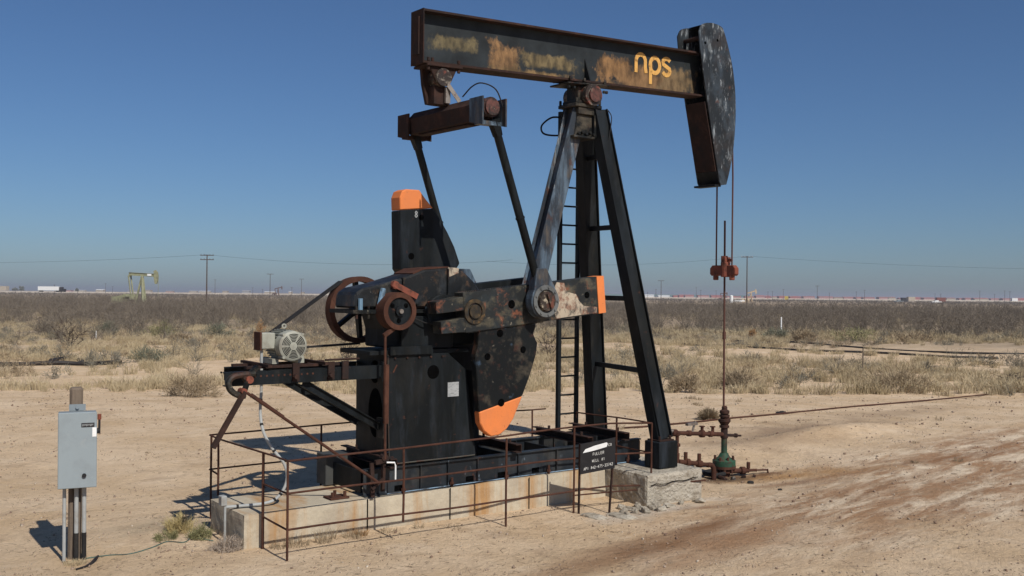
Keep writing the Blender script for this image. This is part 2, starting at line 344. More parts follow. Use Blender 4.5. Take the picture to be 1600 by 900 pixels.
def ground_mat():
    m, t, b = new_mat('caliche_ground', .95, 0, .1)
    v = coords(t)
    c = mixc(t, ramp(t, noise_n(t, v, .55, 8, .62), .35, .68), (.585, .42, .255), (.735, .565, .385))
    c = mixc(t, math_n(t, 'MULTIPLY', ramp(t, noise_n(t, v, 1.7, 10, .7), .54, .72), .6), c, (.74, .60, .44))
    c = mixc(t, math_n(t, 'MULTIPLY', ramp(t, noise_n(t, coords(t, (1, 1, 1), (9, 4, 0)), 6, 10, .72), .54, .74), .4), c, (.30, .20, .13))
    # far soil under the brush is greyer
    def ell(x, y, rx, ry, a, col, st, k=2.5, wob=1.2, stretch=None, soft=.55):
        nonlocal c
        p = coords(t, (rx, ry, 100), (x, y, 0), (0, 0, R(a)), 'TEXTURE')
        ln = t.nodes.new('ShaderNodeVectorMath'); ln.operation = 'LENGTH'; t.links.new(p, ln.inputs[0])
        nv = coords(t, stretch or (1, 1, 1), (x*.7, y*1.3, 0), (0, 0, R(a)), 'TEXTURE') if stretch else coords(t, (1, 1, 1), (x*.7, y*1.3, 0))
        e = math_n(t, 'ADD', ln.outputs['Value'], math_n(t, 'MULTIPLY', math_n(t, 'SUBTRACT', noise_n(t, nv, k, 8, .65), .5), wob*2))
        f = math_n(t, 'MULTIPLY', ramp(t, e, 1.0, soft), st)
        c = mixc(t, f, c, col)
    RB = (.22, .108, .05); RD = (.33, .18, .092); PAL = (.76, .62, .45); GB = (.37, .26, .165)
    def streak(ang, sx, sy, k, loc=(0, 0, 0), lo=.42, hi=.6):
        return ramp(t, noise_n(t, coords(t, (sx, sy, 1), loc, (0, 0, R(ang)), 'TEXTURE'), k, 10, .68, .35), lo, hi)
    # lot driven over by trucks: pale and red-brown streaks along the wheel ways
    lot = mixc(t, streak(9, 3.2, .75, 1.6, (3, 1, 0), .44, .60), RD, PAL)
    lot = mixc(t, math_n(t, 'MULTIPLY', streak(14, 2.2, .5, 1.5, (11, 7, 0), .54, .64), .75), lot, RB)
    lot = mixc(t, math_n(t, 'MULTIPLY', streak(-20, 1.8, .6, 2.2, (21, 3, 0), .55, .68), .7), lot, GB)
    lot = mixc(t, math_n(t, 'MULTIPLY', streak(5, 1.2, .3, 2.6, (5, 31, 0), .56, .70), .7), lot, (.76, .63, .47))
    ell(2.4, -2.6, 8.4, 2.3, 6, lot, .85, .5, .5, None, .45)
    ell(6.5, -.9, 6.4, 1.4, 4, lot, .7, .6, .6, None, .35)
    ell(-4.4, -2.9, 2.9, .50, 7, RB, .8, 1.0, .9, (2.6, .6, 1), .1)
    ell(-3.4, -3.3, 2.2, .6, 4, RD, .7, 1.0, 1.1, (2.2, .6, 1), .1)
    ell(-3.1, -2.55, 1.3, .26, 12, RB, .75, 1.2, 1.0, (2.6, .6, 1), .1)
    ell(-2.3, -1.8, .7, .16, -12, RB, .75, 1.8, .9, (2, .6, 1), .1)
    ell(.9, -1.15, 2.2, .20, -8, RB, .75, 1.2, 1.2, (2.5, .6, 1), .1)
    ell(3.4, -1.4, 2.6, .26, -6, RB, .7, 1.2, 1.3, (2.5, .6, 1), .1)
    ell(.35, -.4, 1.3, .45, -14, (.36, .195, .075), .85, 2.5, .9, None, .15)       # rusty seep beside the well
    ell(1.0, -.8, 2.0, .42, -20, (.40, .225, .095), .8, 2.0, 1.0, None, .15)
    ell(.0, 0, .5, .42, 0, (.12, .07, .04), .9, 3, .6, None, .3)
    ell(4.6, 2.0, 4.2, 1.3, 6, (.32, .22, .14), .85, 1.0, 1.0, None, .15)      # gravelly bank
    ell(9.5, 3.2, 5.0, .9, 2, GB, .6, 1.0, 1.0, None, .15)
    ell(-8.6, .9, 1.0, .6, 0, (.33, .27, .18), .5, 3, .7, None, .2)
    ell(-3.2, -1.55, 1.6, .3, 4, (.56, .50, .42), .7, 2.5, 1.1, None, .1)    # crumbled concrete dust
    c = mixc(t, math_n(t, 'MULTIPLY', streak(0, 1.0, 1.0, 2.3, (41, 3, 0), .52, .68), .5), c, (.36, .25, .16))
    c = mixc(t, math_n(t, 'MULTIPLY', ramp(t, noise_n(t, coords(t, (1, 1, 1), (2, 14, 0)), 18, 8, .7), .56, .70), .45), c, (.26, .175, .115))
    ln = t.nodes.new('ShaderNodeVectorMath'); ln.operation = 'LENGTH'; t.links.new(coords(t, (1, 1, 0), (12.7, 11.2, 0)), ln.inputs[0])
    fr_ = math_n(t, 'ADD', ln.outputs['Value'], math_n(t, 'MULTIPLY', noise_n(t, v, .08, 5), 30))
    c = mixc(t, math_n(t, 'MULTIPLY', ramp(t, fr_, 72, 92), .75), c, mixc(t, ramp(t, noise_n(t, v, .5, 6), .4, .6), (.20, .155, .11), (.30, .24, .17)))   # litter-covered soil of the brush
    # oil-dark spill and rusty crust round the wellhead
    ell(-.35, -.25, .8, .3, -10, (.07, .045, .03), .85, 4, 1.0, None, .2)
    ell(.55, -.3, .6, .16, -15, (.16, .08, .04), .8, 4, 1.0, None, .2)
    # fine gravel speckle
    vo = t.nodes.new('ShaderNodeTexVoronoi'); vo.inputs['Scale'].default_value = 34; t.links.new(v, vo.inputs['Vector'])
    c = mixc(t, math_n(t, 'MULTIPLY', ramp(t, vo.outputs['Distance'], .24, .05), .4), c, (.22, .15, .10))
    t.links.new(c, b.inputs['Base Color'])
    h = math_n(t, 'ADD', math_n(t, 'MULTIPLY', noise_n(t, v, 3.5, 12, .74), 1.2), math_n(t, 'MULTIPLY', noise_n(t, v, 16, 8, .75), .55))
    h = math_n(t, 'ADD', h, math_n(t, 'MULTIPLY', ramp(t, vo.outputs['Distance'], .35, .0), .10)); h = math_n(t, 'ADD', h, math_n(t, 'MULTIPLY', noise_n(t, v, 60, 4, .6), .14)); bump(t, b, h, 1.0, .055)
    return m
g = link_mesh('ground', gme, ground_mat()); g['kind'] = 'structure'

# place things by bearing and depth: px is the bearing in the 1600-wide frame, d the depth ahead of the camera
def far(px, d, z=None):
    p = CAM+fwd0*d+right0*((px-800)/1600*d)
    return Vector((p.x, p.y, zg(p.x, p.y) if z is None else z))
def pxd(py, px=800):          # depth at which the ground lies along a line of sight
    r = fwd+rgt*((px-800)/1600)+upv*((450-py)/1600); d = 8.0
    while d < 400:
        q = CAM+r*d
        if q.z <= zg(q.x, q.y): break
        d *= 1.004
    return (q-CAM).dot(fwd0)

# the well site is built level, then the whole site is tipped by SITE_TILT with its ground
zg_site = zg; zg = zg0; BEFORE = set(COL.objects)
# ---------------------------------------------------------------- the pumpjack
PX, PY, PZ = -3.13, 0.0, -.05
pj = thing('pumpjack', 'large black pumpjack with orange counterweight tips standing on the concrete pad', 'pumpjack', (PX, PY, PZ))
def P(name, bm, mat, parent=None, **k): return obj(name, bm, mat, parent or pj, **k)

# walking beam -------------------------------------------------
BA = math.atan2(.155, 5.0)
bx0, bx1 = -5.84, -.72
def bz(x, t): return 5.735+t+(x+3.13)*math.tan(BA)    # t above the beam's underside
bm = NB(); prism_y(bm, [(bx0+.02, bz(bx0, .028)), (bx1, bz(bx1, .028)), (bx1, bz(bx1, .655)), (bx0+.02, bz(bx0, .655))], -.011, .011)
beam = P('walking_beam', bm, web_m)
for t0, t1 in ((0, .028), (.655, .683)):
    bm = NB(); prism_y(bm, [(bx0, bz(bx0, t0)), (bx1, bz(bx1, t0)), (bx1, bz(bx1, t1)), (bx0, bz(bx0, t1))], -.15, .15)
    P('flange', bm, rustdark, beam)
bm = NB()
prism_y(bm, [(bx0-.012, bz(bx0, -.004)), (bx0+.0, bz(bx0, -.004)), (bx0+.0, bz(bx0, .687)), (bx0-.012, bz(bx0, .687))], -.152, .152)
box(bm, bx0-.03, bx0-.013, -.06, .09, bz(bx0, .12), bz(bx0, .6))
P('end_plate', bm, rustdark, beam)
bm = NB()
for sx, hh in ((-3.06, .36),):
    for s in (-1, 1):
        y0, y1 = (s*.012, s*.14)
        A = [(sx, y0, bz(sx, .03)), (sx, y1, bz(sx, .03)), (sx, y0, bz(sx, hh))]
        V1 = [bm.verts.new(a) for a in A]; V2 = [bm.verts.new((a[0]+.02, a[1], a[2])) for a in A]
        bm.faces.new(V1); bm.faces.new(V2[::-1])
        for i in range(3): j = (i+1) % 3; bm.faces.new((V1[i], V2[i], V2[j], V1[j]))
P('gusset', bm, black, beam)
# nps lettering
bm = NB()
def ribbon(pts, th, k):
    pts = [Vector((x, 0, z)) for x, z in pts]
    for i, (a, b2) in enumerate(zip(pts, pts[1:])):
        d = (b2-a).normalized()*th*.22
        bar(bm, a-d+Vector((0, -.0155-.0004*(i % 2), 0)), b2+d+Vector((0, -.0155-.0004*(i % 2), 0)), th, .004, up=(0, -1, 0))
def lx(u, v):   # letter space: u metres along the beam from x=-2.08, v above the lettering's base line
    x = -2.08+u; return (x, bz(x, .255)+v)
arc = lambda cu, cv, ru, rv, a0, a1, n: [lx(cu+ru*math.cos(R(a0+(a1-a0)*i/n)), cv+rv*math.sin(R(a0+(a1-a0)*i/n))) for i in range(n+1)]
TH = .062
ribbon([lx(.03, .03), lx(.03, .19)]+arc(.125, .19, .095, .10, 180, 0, 10)+[lx(.22, .10), lx(.235, .035)], TH, 0)
ribbon([lx(.33, -.12), lx(.33, .17)], TH, 1); ribbon(arc(.42, .155, .10, .115, 200, -160, 18), TH, 2)
ribbon(arc(.665, .225, .075, .055, 30, 180, 7)+[lx(.60, .19), lx(.73, .13)]+arc(.665, .095, .075, .065, 0, -150, 7), TH, 3)
P('lettering', bm, yellow, beam, label='mustard yellow rounded lettering nps on the dark web')

# horse head ---------------------------------------------------
HO = [(-.755, 5.80), (-.905, 6.52), (-.94, 6.78), (-.86, 6.90), (-.66, 6.95), (-.45, 6.93), (-.36, 6.84), (-.20, 6.45), (-.115, 6.1), (-.08, 5.75), (-.085, 5.4), (-.13, 5.0), (-.20, 4.7), (-.28, 4.46), (-.40, 4.44), (-.44, 4.50)]
_c = smooth_path([(x, 0, z) for x, z in HO[2:14]], 4); HO = HO[:2]+[(p.x, p.z) for p in _c]+HO[14:]; NF = len(_c)
bm = NB(); prism_y(bm, HO, -.235, -.215); head = P('horse_head', bm, headmat, label='scraped black curved horse head with grey scuffs')
bm = NB(); prism_y(bm, HO, .215, .235); P('cheek_plate', bm, headmat, head)
bm = NB()
fr = HO[10:2+NF]
for a, b in zip(fr, fr[1:]): prism_y(bm, [(a[0]-.035, a[1]), (b[0]-.035, b[1]), (b[0]-.015, b[1]), (a[0]-.015, a[1])], -.215, .215)
P('front_plate', bm, rustdark, head)
bm = NB(); prism_y(bm, [(-.77, 5.72), (-.50, 4.66), (-.485, 4.66), (-.755, 5.72)], -.205, .205); P('back_plate', bm, rustdark, head)
bm = NB(); prism_y(bm, [(-.50, 4.655), (-.39, 4.47), (-.375, 4.47), (-.485, 4.655)], -.205, .205); prism_y(bm, [(-.52, 4.42), (-.38, 4.42), (-.38, 4.45), (-.52, 4.45)], -.21, .23); P('lower_lip', bm, black, head)
bm = NB()
cyl(bm, (-.78, -.215, 6.72), (-.78, .215, 6.72), .035, seg=12); cyl(bm, (-.55, -.215, 6.80), (-.55, .215, 6.80), .04, seg=12)
P('hinge_pin', bm, rustdark, head)
bm = NB()
for (x, z) in ((-.8, 6.62), (-.52, 6.70)): cyl(bm, (x, -.2375, z), (x, -.2352, z), .022, seg=12)
P('pin_hole', bm, voidm, head)
# bridle and carrier bar
for y, x in ((-.17, -.055), (.17, -.045)):
    bm = NB(); tube(bm, [(-.37, y, 6.75), (-.25, y, 6.42), (-.165, y, 6.08), (-.125, y, 5.75), (-.115, y, 5.5), (x-.02, y, 5.2), (x, y, 4.6), (x, y, 3.02)], .013)
    P('bridle_cable', bm, rodmat)
bm = NB()
prism_x(bm, [(-.27, 3.05), (-.24, 3.02), (.24, 3.02), (.27, 3.05), (.27, 3.14), (.22, 3.19), (-.22, 3.19), (-.27, 3.14)], -.09, .0)
cyl(bm, (-.05, -.03, 3.0), (-.05, -.03, 3.24), .075, seg=14)
for y in (-.17, .17): cyl(bm, (-.05, y, 2.95), (-.05, y, 3.03), .045, seg=10)
cb = P('carrier_bar', bm, redpaint, bevel=.01)
bm = NB(); cyl(bm, (-.04, 0, 3.22), (-.04, 0, 3.34), .055, seg=8); box(bm, -.12, .02, -.075, -.045, 3.22, 3.32); cyl(bm, (-.04, -.05, 3.27), (-.04, -.16, 3.27), .022, seg=8)
P('rod_clamp', bm, redpaint, cb)

# saddle bearing ------------------------------------------------
bm = NB()
prism_y(bm, [(-3.52, 5.69), (-2.74, 5.735), (-2.74, 5.71), (-3.52, 5.665)], -.21, .21)
box(bm, -3.27, -2.97, -.13, .13, 5.36, 5.67)
box(bm, -3.37, -2.88, -.20, .20, 5.37, 5.42)
box(bm, -3.32, -2.93, -.16, .16, 5.425, 5.47)
bolts(bm, [(x, y, 5.42) for x in (-3.34, -2.91) for y in (-.18, .18)], .022, .07)
bolts(bm, [(x, y, 5.73) for x in (-3.46, -3.2, -2.82) for y in (-.18, .18)], .022, .05)
bolts(bm, [(x, -.2, 5.64) for x in (-3.5, -3.4, -3.2, -2.85, -2.8)], .025, .04, (0, 0, -1))
sb = P('saddle_bearing', bm, blackworn, bevel=.008)
bm = NB(); cyl(bm, (-3.08, -.25, 5.55), (-3.08, .25, 5.55), .155, seg=24); P('bearing_housing', bm, grease, sb, smooth=True)
bm = NB(); cyl(bm, (-3.07, -.28, 5.55), (-3.07, -.25, 5.55), .105, seg=20); P('bearing_cap', bm, redgrease, sb, smooth=True)

# samson post ---------------------------------------------------
def leg(p0, p1, w0, w1, dp, mat, name='leg'):
    bm = NB(); up = (0, -1, 0)
    bar(bm, p0, p1, w0, .02, up, (0, dp/2), w1=w1)
    bar(bm, p0, p1, .02, dp-.022, up, (-w0/2+.012, 0)); bar(bm, p0, p1, .02, dp-.022, up, (w0/2-.012, 0))
    return P(name, bm, mat)
bm = NB()
# hollow-looking channel: two flanges to the sides and a web between
def chan_leg(p0, p1, w, dp, mat, name='leg'):
    bm = NB(); up = (0, -1, 0)
    bar(bm, p0, p1, w-.03, .016, up, (0, 0))
    bar(bm, p0, p1, .016, dp, up, (-w/2+.008, 0)); bar(bm, p0, p1, .016, dp, up, (w/2-.008, 0))
    return P(name, bm, mat)
LA0, LA1 = Vector((-2.90, -.13, 5.36)), Vector((-2.42, -1.0, .72))
LB0, LB1 = Vector((-2.93, .13, 5.36)), Vector((-1.98, .85, .40))
bm = NB(); bar(bm, LA0, LA1, .20, .10, (0, -1, 0), w1=.25, h1=.13); bar(bm, LA0, LA1, .016, .17, (0, -1, 0), (.108, 0), w1=.016, h1=.21); bar(bm, LA0, LA1, .016, .17, (0, -1, 0), (-.108, 0), h1=.21)
P('leg', bm, black)
bm = NB(); bar(bm, LB0, LB1, .24, .10, (0, -1, 0), w1=.28, h1=.13); bar(bm, LB0, LB1, .016, .17, (0, -1, 0), (.128, 0), h1=.2); bar(bm, LB0, LB1, .016, .17, (0, -1, 0), (-.128, 0), h1=.2)
P('leg', bm, black)
C0, C1 = Vector((-3.22, -.02, 5.34)), Vector((-4.32, -.02, 1.62))
bm = NB(); bar(bm, C0, C1, .13, .16, (0, -1, 0))
bar(bm, C0, C1, .25, .016, (0, -1, 0), (0, .09)); bar(bm, C0, C1, .25, .016, (0, -1, 0), (0, -.09))
P('rear_leg', bm, bluish, label='rear leg scraped to blue and brown metal', bevel=.004)
bm = NB()
for k in (.14, .36, .58, .80):
    zt = 5.36-k*4.64
    ta = (5.36-zt)/(5.36-.72); tb = (5.36-zt)/(5.36-.40)
    a = LA0.lerp(LA1, ta); b = LB0.lerp(LB1, tb); dd = (b-a).normalized()
    bar(bm, a+dd*.05, b-dd*.05, .05, .07)
P('cross_brace', bm, black)
bm = NB(); box(bm, -3.30, -2.86, -.18, .18, 5.27, 5.365)
prism_y(bm, [(-3.29, 5.27), (-3.02, 5.27), (-3.02, 4.95), (-3.34, 4.95)], -.14, -.12)
prism_y(bm, [(-3.02, 5.27), (-2.80, 5.27), (-2.80, 4.98), (-3.02, 4.95)], -.2, -.185)
bolts(bm, [(-3.3+.07*i, -.16, 4.99+.02*(i % 2)) for i in range(5)], .026, .05, (0, -1, 0))
box(bm, -3.40, -3.0, -.2, .1, 4.93, 4.965)
P('post_cap', bm, blackworn, bevel=.006)
bm = NB(); tube(bm, smooth_path([(-2.80, -.24, 5.36), (-2.77, -.28, 5.25), (-2.80, -.27, 5.0), (-2.83, -.25, 4.8)]), .007); P('grease_line', bm, rubber)
# foot box on the concrete block
bm = NB(); box(bm, -2.62, -2.26, -1.16, -.86, .335, .70); P('foot_box', bm, black, bevel=.01)
bm = NB(); box(bm, -2.58, -2.30, -1.12, -.88, .702, .72); bolts(bm, [(-2.54, -1.08, .72), (-2.34, -1.08, .72)], .02, .05); P('base_plate', bm, rustdark)
bm = NB(); box(bm, -2.16, -1.80, .70, 1.0, .30, .42); P('foot_box', bm, black)

# ladder --------------------------------------------------------
LY = .72
bm = NB()
box(bm, -2.915, -2.86, LY-.03, LY+.03, .02, 5.45); box(bm, -2.555, -2.51, LY-.03, LY+.03, .02, 4.9)
lad = P('ladder', bm, black)
for i in range(15):
    z = .62+i*.285
    bm = NB(); cyl(bm, (-2.862, LY, z), (-2.553, LY, z), .014, seg=8); P('rung', bm, black, lad)
bm = NB(); box(bm, -2.86, -2.55, LY-.02, LY+.02, 4.86, 4.9); bar(bm, (-2.89, LY, 5.3), (-3.1, .2, 5.32), .03, .05); P('bracket', bm, black, lad)
bm = NB(); tube(bm, smooth_path([(-2.89, LY, 5.37), (-3.12, LY-.05, 5.33), (-3.27, LY-.02, 5.2), (-3.2, LY+.0, 5.09), (-2.89, LY, 5.10), (-2.75, LY-.2, 5.17)]), .014); P('hoop', bm, black, lad)

# equalizer and its bearing --------------------------------------
EX, EZ = -5.35, 5.02
bm = NB()
prism_x_pts = None
A = []
def eq_sec(y): return [(EX-.13, y, EZ-.15), (EX+.13, y, EZ-.15), (EX+.15, y, EZ+.02), (EX+.06, y, EZ+.15), (EX-.06, y, EZ+.16), (EX-.15, y, EZ+.06)]
s0 = [bm.verts.new(p) for p in eq_sec(-.78)]; s1 = [bm.verts.new(p) for p in eq_sec(.80)]
bm.faces.new(s0); bm.faces.new(s1[::-1])
for i in range(6): j = (i+1) % 6; bm.faces.new((s0[i], s1[i], s1[j], s0[j]))
bar(bm, (EX-.05, -.6, EZ-.165), (EX-.05, .6, EZ-.165), .12, .025)
eq = P('equalizer_beam', bm, rustdark, bevel=.012)
for s in (-1, 1):
    yy = s*.87
    bm = NB(); cyl(bm, (EX, yy-.10, EZ+.02), (EX, yy+.10, EZ+.02), .105, seg=22); ring_y(bm, (EX, EZ+.02), .125, .07, yy-.07, yy-.03, 22); b1 = P('wrist_bearing', bm, redgrease if s < 0 else grease, eq, smooth=True)
    bm = NB()
    for sx in (-1, 1):
        prism_x(bm, [(yy-.14, EZ+.13), (yy+.14, EZ+.13), (yy+.14, EZ-.16), (yy-.14, EZ-.22)], EX+sx*.175-.011, EX+sx*.175+.011)
    box(bm, EX-.165, EX+.165, yy-.05, yy+.06, EZ-.2, EZ-.15)
    P('hanger_plate', bm, bluish if s < 0 else rustdark, eq)
bm = NB(); tube(bm, smooth_path([(-5.45, -.45, 5.22), (-5.42, -.62, 5.33), (-5.36, -.75, 5.36), (-5.22, -.85, 5.28), (-5.18, -.95, 5.05)]), .009); P('grease_line', bm, rubber, eq)
bm = NB()
prism_y(bm, [(-5.80, bz(-5.8, -.004)), (-5.26, bz(-5.26, -.004)), (-5.26, bz(-5.26, -.034)), (-5.80, bz(-5.8, -.034))], -.17, .17)
prism_y(bm, [(-5.74, 5.62), (-5.32, 5.64), (-5.40, 5.46), (-5.42, 5.17), (-5.66, 5.17), (-5.72, 5.42)], .06, .12)
prism_y(bm, [(-5.74, 5.62), (-5.32, 5.64), (-5.42, 5.44), (-5.64, 5.44)], -.13, -.09)
box(bm, -5.64, -5.40, -.08, .08, 5.16, 5.40)
bolts(bm, [(x, -.13, bz(x, .03)) for x in (-5.76, -5.7, -5.3)], .024, .05); bolts(bm, [(x, -.13, bz(x, -.035)) for x in (-5.76, -5.3)], .024, .05, (0, 0, -1))
tb = P('tail_bearing', bm, rustdark, bevel=.006)
bm = NB(); cyl(bm, (-5.54, -.16, 5.50), (-5.54, .16, 5.50), .115, seg=20); P('bearing_housing', bm, grease, tb, smooth=True)
bm = NB(); bar(bm, (-5.48, -.15, 5.42), (-5.34, -.22, 5.2), .025, .05); box(bm, -5.5, -5.43, -.14, -.10, 5.18, 5.38); P('strap', bm, steel, tb)

# pitman arms -----------------------------------------------------
PIN = (-4.47, 2.65)
for s in (-1, 1):
    y = s*.87
    bm = NB()
    a = Vector((-5.27 if s < 0 else -5.355, y, 4.90)); b = Vector((-4.56 if s < 0 else -4.67, y, 2.92))
    cyl(bm, a, b, .052, seg=14); bar(bm, a, a.lerp(b, .1), .13, .10, (0, -1, 0), w1=.08); cyl(bm, a.lerp(b, .6), a.lerp(b, .612), .060, seg=14)
    pm = P('pitman_arm', bm, black, smooth=True)
    bm = NB()
    # tear-drop housing
    pts = []
    for k in range(25):
        an = R(150-300*k/24-15+0); pts.append((PIN[0]+.215*math.sin(R(-140+280*k/24))*1.0, PIN[1]-.215*math.cos(R(-140+280*k/24))))
    pts = [(PIN[0]+.225*math.sin(R(-128+256*k/24)), PIN[1]-.225*math.cos(R(-128+256*k/24))) for k in range(25)]
    top = [(PIN[0]+.02, PIN[1]+.42), (PIN[0]-.14, PIN[1]+.42)]
    prism_y(bm, pts+top, y-.07 if s < 0 else y-.07, y+.07)
    P('pin_housing', bm, bluish, pm, label='blue grey tear-drop pin housing', bevel=.01)
    if s < 0:
        bm = NB(); ring_y(bm, PIN, .205, .15, y-.09, y-.068)
        bolts(bm, [(PIN[0]+.178*math.cos(R(a)), y-.09, PIN[1]+.178*math.sin(R(a))) for a in range(0, 360, 40)], .014, .014, (0, -1, 0))
        P('cap_ring', bm, layered('pale_ring_steel', (.12, .125, .122), [((.05, .05, .05), 7, .5, .65, U, .8), ((.3, .3, .28), 16, .62, .7, U, .6)], rough=.5), pm)
        bm = NB(); cyl(bm, (PIN[0], y-.12, PIN[1]), (PIN[0], y-.067, PIN[1]), .125, .135, seg=18)
        prism_y(bm, [(PIN[0]-.03, PIN[1]+.09), (PIN[0]+.02, PIN[1]+.11), (PIN[0]+.07, PIN[1]-.02), (PIN[0]+.04, PIN[1]-.10)], y-.15, y-.12)
        P('crank_pin', bm, layered('greasy_pin', (.035, .026, .02), [((.40, .34, .25), 9, .54, .60, U, .9), ((.15, .05, .03), 7, .5, .62, U, .8)], rough=.5, bs=.8), pm)

# cranks and counterweights ----------------------------------------
CA = math.atan2(.10, 1.0); AX = (-5.44, 2.52)
def cr(u, v): return (AX[0]+u*math.cos(CA)-v*math.sin(CA), AX[1]+u*math.sin(CA)+v*math.cos(CA))
crankmat = layered('worn_crank_paint', (.013, .015, .015), [((.13, .11, .07), 4.2, .49, .66, (1, 1, 1.4), .65), ((.20, .07, .035), 5, .55, .66, U, .9), ((.40, .34, .25), 14, .62, .70, U, .6), ((.02, .03, .035), 2.2, .52, .62, U, .6)], rough=.6, bs=.4, bscale=22)
patchm = layered('rubbed_crank_patch', (.42, .35, .26), [((.16, .055, .03), 6, .47, .58, U, .85), ((.03, .03, .03), 3.5, .52, .6, U, .9)], rough=.75, bs=.3)
for s in (-1, 1):
    y0, y1 = (-.74, -.54) if s < 0 else (.54, .74)
    bm = NB()
    out_ = [cr(-.50, -.12), cr(-.50, -.24), cr(-.32, -.25), cr(-.31, -.25), cr(2.05, -.25), cr(2.05, .25), cr(-.34, .25), cr(-.46, .14), cr(-.46, .02), cr(-.12, .0), cr(-.10, -.06), cr(-.5, -.08)]
    # two lobes round the clamping slot at the shaft end, then the arm
    prism_y(bm, [cr(-.15, -.25), cr(2.04, -.25), cr(2.04, .25), cr(-.15, .25)], y0, y1)
    prism_y(bm, [cr(-.55, .03), cr(-.151, .03), cr(-.151, .20), cr(-.55, .18)], y0, y1)
    prism_y(bm, [cr(-.50, -.22), cr(-.151, -.24), cr(-.151, -.06), cr(-.50, -.07)], y0, y1)
    # toothed edges
    if s < 0:
        for i in range(46):
            u = -.1+i*.026
            for vv in (.25, -.262):
                prism_y(bm, [cr(u, vv), cr(u+.014, vv), cr(u+.014, vv+.012), cr(u, vv+.012)], y0+.002, y0+.03)
    ck = P('crank_arm', bm, crankmat if s < 0 else black, bevel=.008)
    bm = NB(); prism_y(bm, [cr(2.042, -.252), cr(2.17, -.252), cr(2.17, .252), cr(2.042, .252)], y0-.003, y1+.003)
    P('orange_tip', bm, orange, ck, label='orange painted tip of the crank')
    if s < 0:
        bm = NB()
        pp = [cr(1.27, .12), cr(1.34, .24), cr(1.47, .22), cr(1.5, .10), cr(1.66, .05), cr(1.7, -.04), cr(1.78, -.12), cr(2.02, -.16), cr(2.0, -.235), cr(1.3, -.235), cr(1.24, -.1)]
        prism_y(bm, pp, y0-.002, y0-.0003)
        P('rubbed_patch', bm, patchm, ck, label='patch rubbed to tan bare metal')
        bm = NB(); ring_y(bm, AX, .155, .11, y0-.02, y0-.001); cyl(bm, (AX[0], y0-.03, AX[1]), (AX[0], y0-.0005, AX[1]), .085, seg=18)
        P('shaft_end', bm, layered('brassy_shaft', (.06, .042, .022), [((.015, .014, .012), 8, .44, .58, U, .9), ((.20, .115, .04), 7, .56, .66, U, .8)], rough=.5), ck, smooth=True)
        bm = NB()
        for u, v, r in ((.58, .03, .055), (.88, .06, .06), (1.85, .02, .045)): cyl(bm, (*[cr(u, v)[0]], y0-.003, cr(u, v)[1]), (cr(u, v)[0], y0-.0008, cr(u, v)[1]), r, seg=14)
        P('pin_hole', bm, voidm, ck)
# lower weight on the near crank
yn0, yn1 = -.74, -.60
LW = [(-5.35, 2.27), (-4.50, 2.36), (-4.44, 2.33), (-4.49, 2.22), (-4.42, 2.10), (-4.44, 1.95), (-4.53, 1.70), (-4.66, 1.42)]
LWo = [(-4.66, 1.42), (-4.80, 1.14), (-4.90, 1.02), (-5.02, .95), (-5.15, .94), (-5.26, 1.02), (-5.32, 1.12), (-5.335, 1.26)]
bm = NB(); prism_y(bm, [(-5.36, 2.10)]+LW+[(-5.335, 1.26), (-5.40, 1.95)], yn0+.02, yn1)
cw = P('counterweight', bm, blackworn, label='lower black counterweight hanging from the near crank', bevel=.012)
bm = NB(); prism_y(bm, LWo, yn0+.019, yn1+.001); P('orange_tip', bm, orange, cw, label='rounded orange lower tip', bevel=.012)
bm = NB()
for x, z, r in ((-5.22, 1.95, .045), (-4.66, 2.02, .045), (-5.0, 1.36, .05), (-5.03, 2.24, .05)): cyl(bm, (x, yn0+.0165, z), (x, yn0+.0195, z), r, seg=14)
P('bolt_hole', bm, voidm, cw)
# upper weight on the far crank
UW = [(-5.785, 3.82), (-5.765, 3.05), (-5.735, 3.01), (-5.73, 2.79), (-4.98, 2.86), (-4.90, 3.04), (-4.83, 3.14), (-4.92, 3.36), (-5.03, 3.55), (-5.16, 3.74), (-5.27, 3.87)]
UWo = [(-5.783, 3.825), (-5.27, 3.875), (-5.38, 3.98), (-5.45, 4.06), (-5.49, 4.105), (-5.69, 4.105), (-5.755, 4.075), (-5.79, 3.99)]
bm = NB(); prism_y(bm, UW, .50, .74)
cw2 = P('counterweight', bm, black, label='upper black counterweight standing on the far crank', bevel=.012)
bm = NB(); prism_y(bm, UWo, .499, .741); P('orange_tip', bm, orange, cw2, label='rounded orange upper tip', bevel=.012)
bm = NB()
for x, z, r in ((-5.46, 3.74, .04), (-5.61, 3.22, .045)): cyl(bm, (x, .497, z), (x, .4995, z), r, seg=14)
P('bolt_hole', bm, voidm, cw2)
bm = NB(); write(bm, '8', (-5.54, .498, 3.78), (1, 0, 0), (0, 0, 1), (0, -1, 0), .085, .045, 0, .012); P('lettering', bm, grey_plate, cw2, label='faint painted numeral 8')

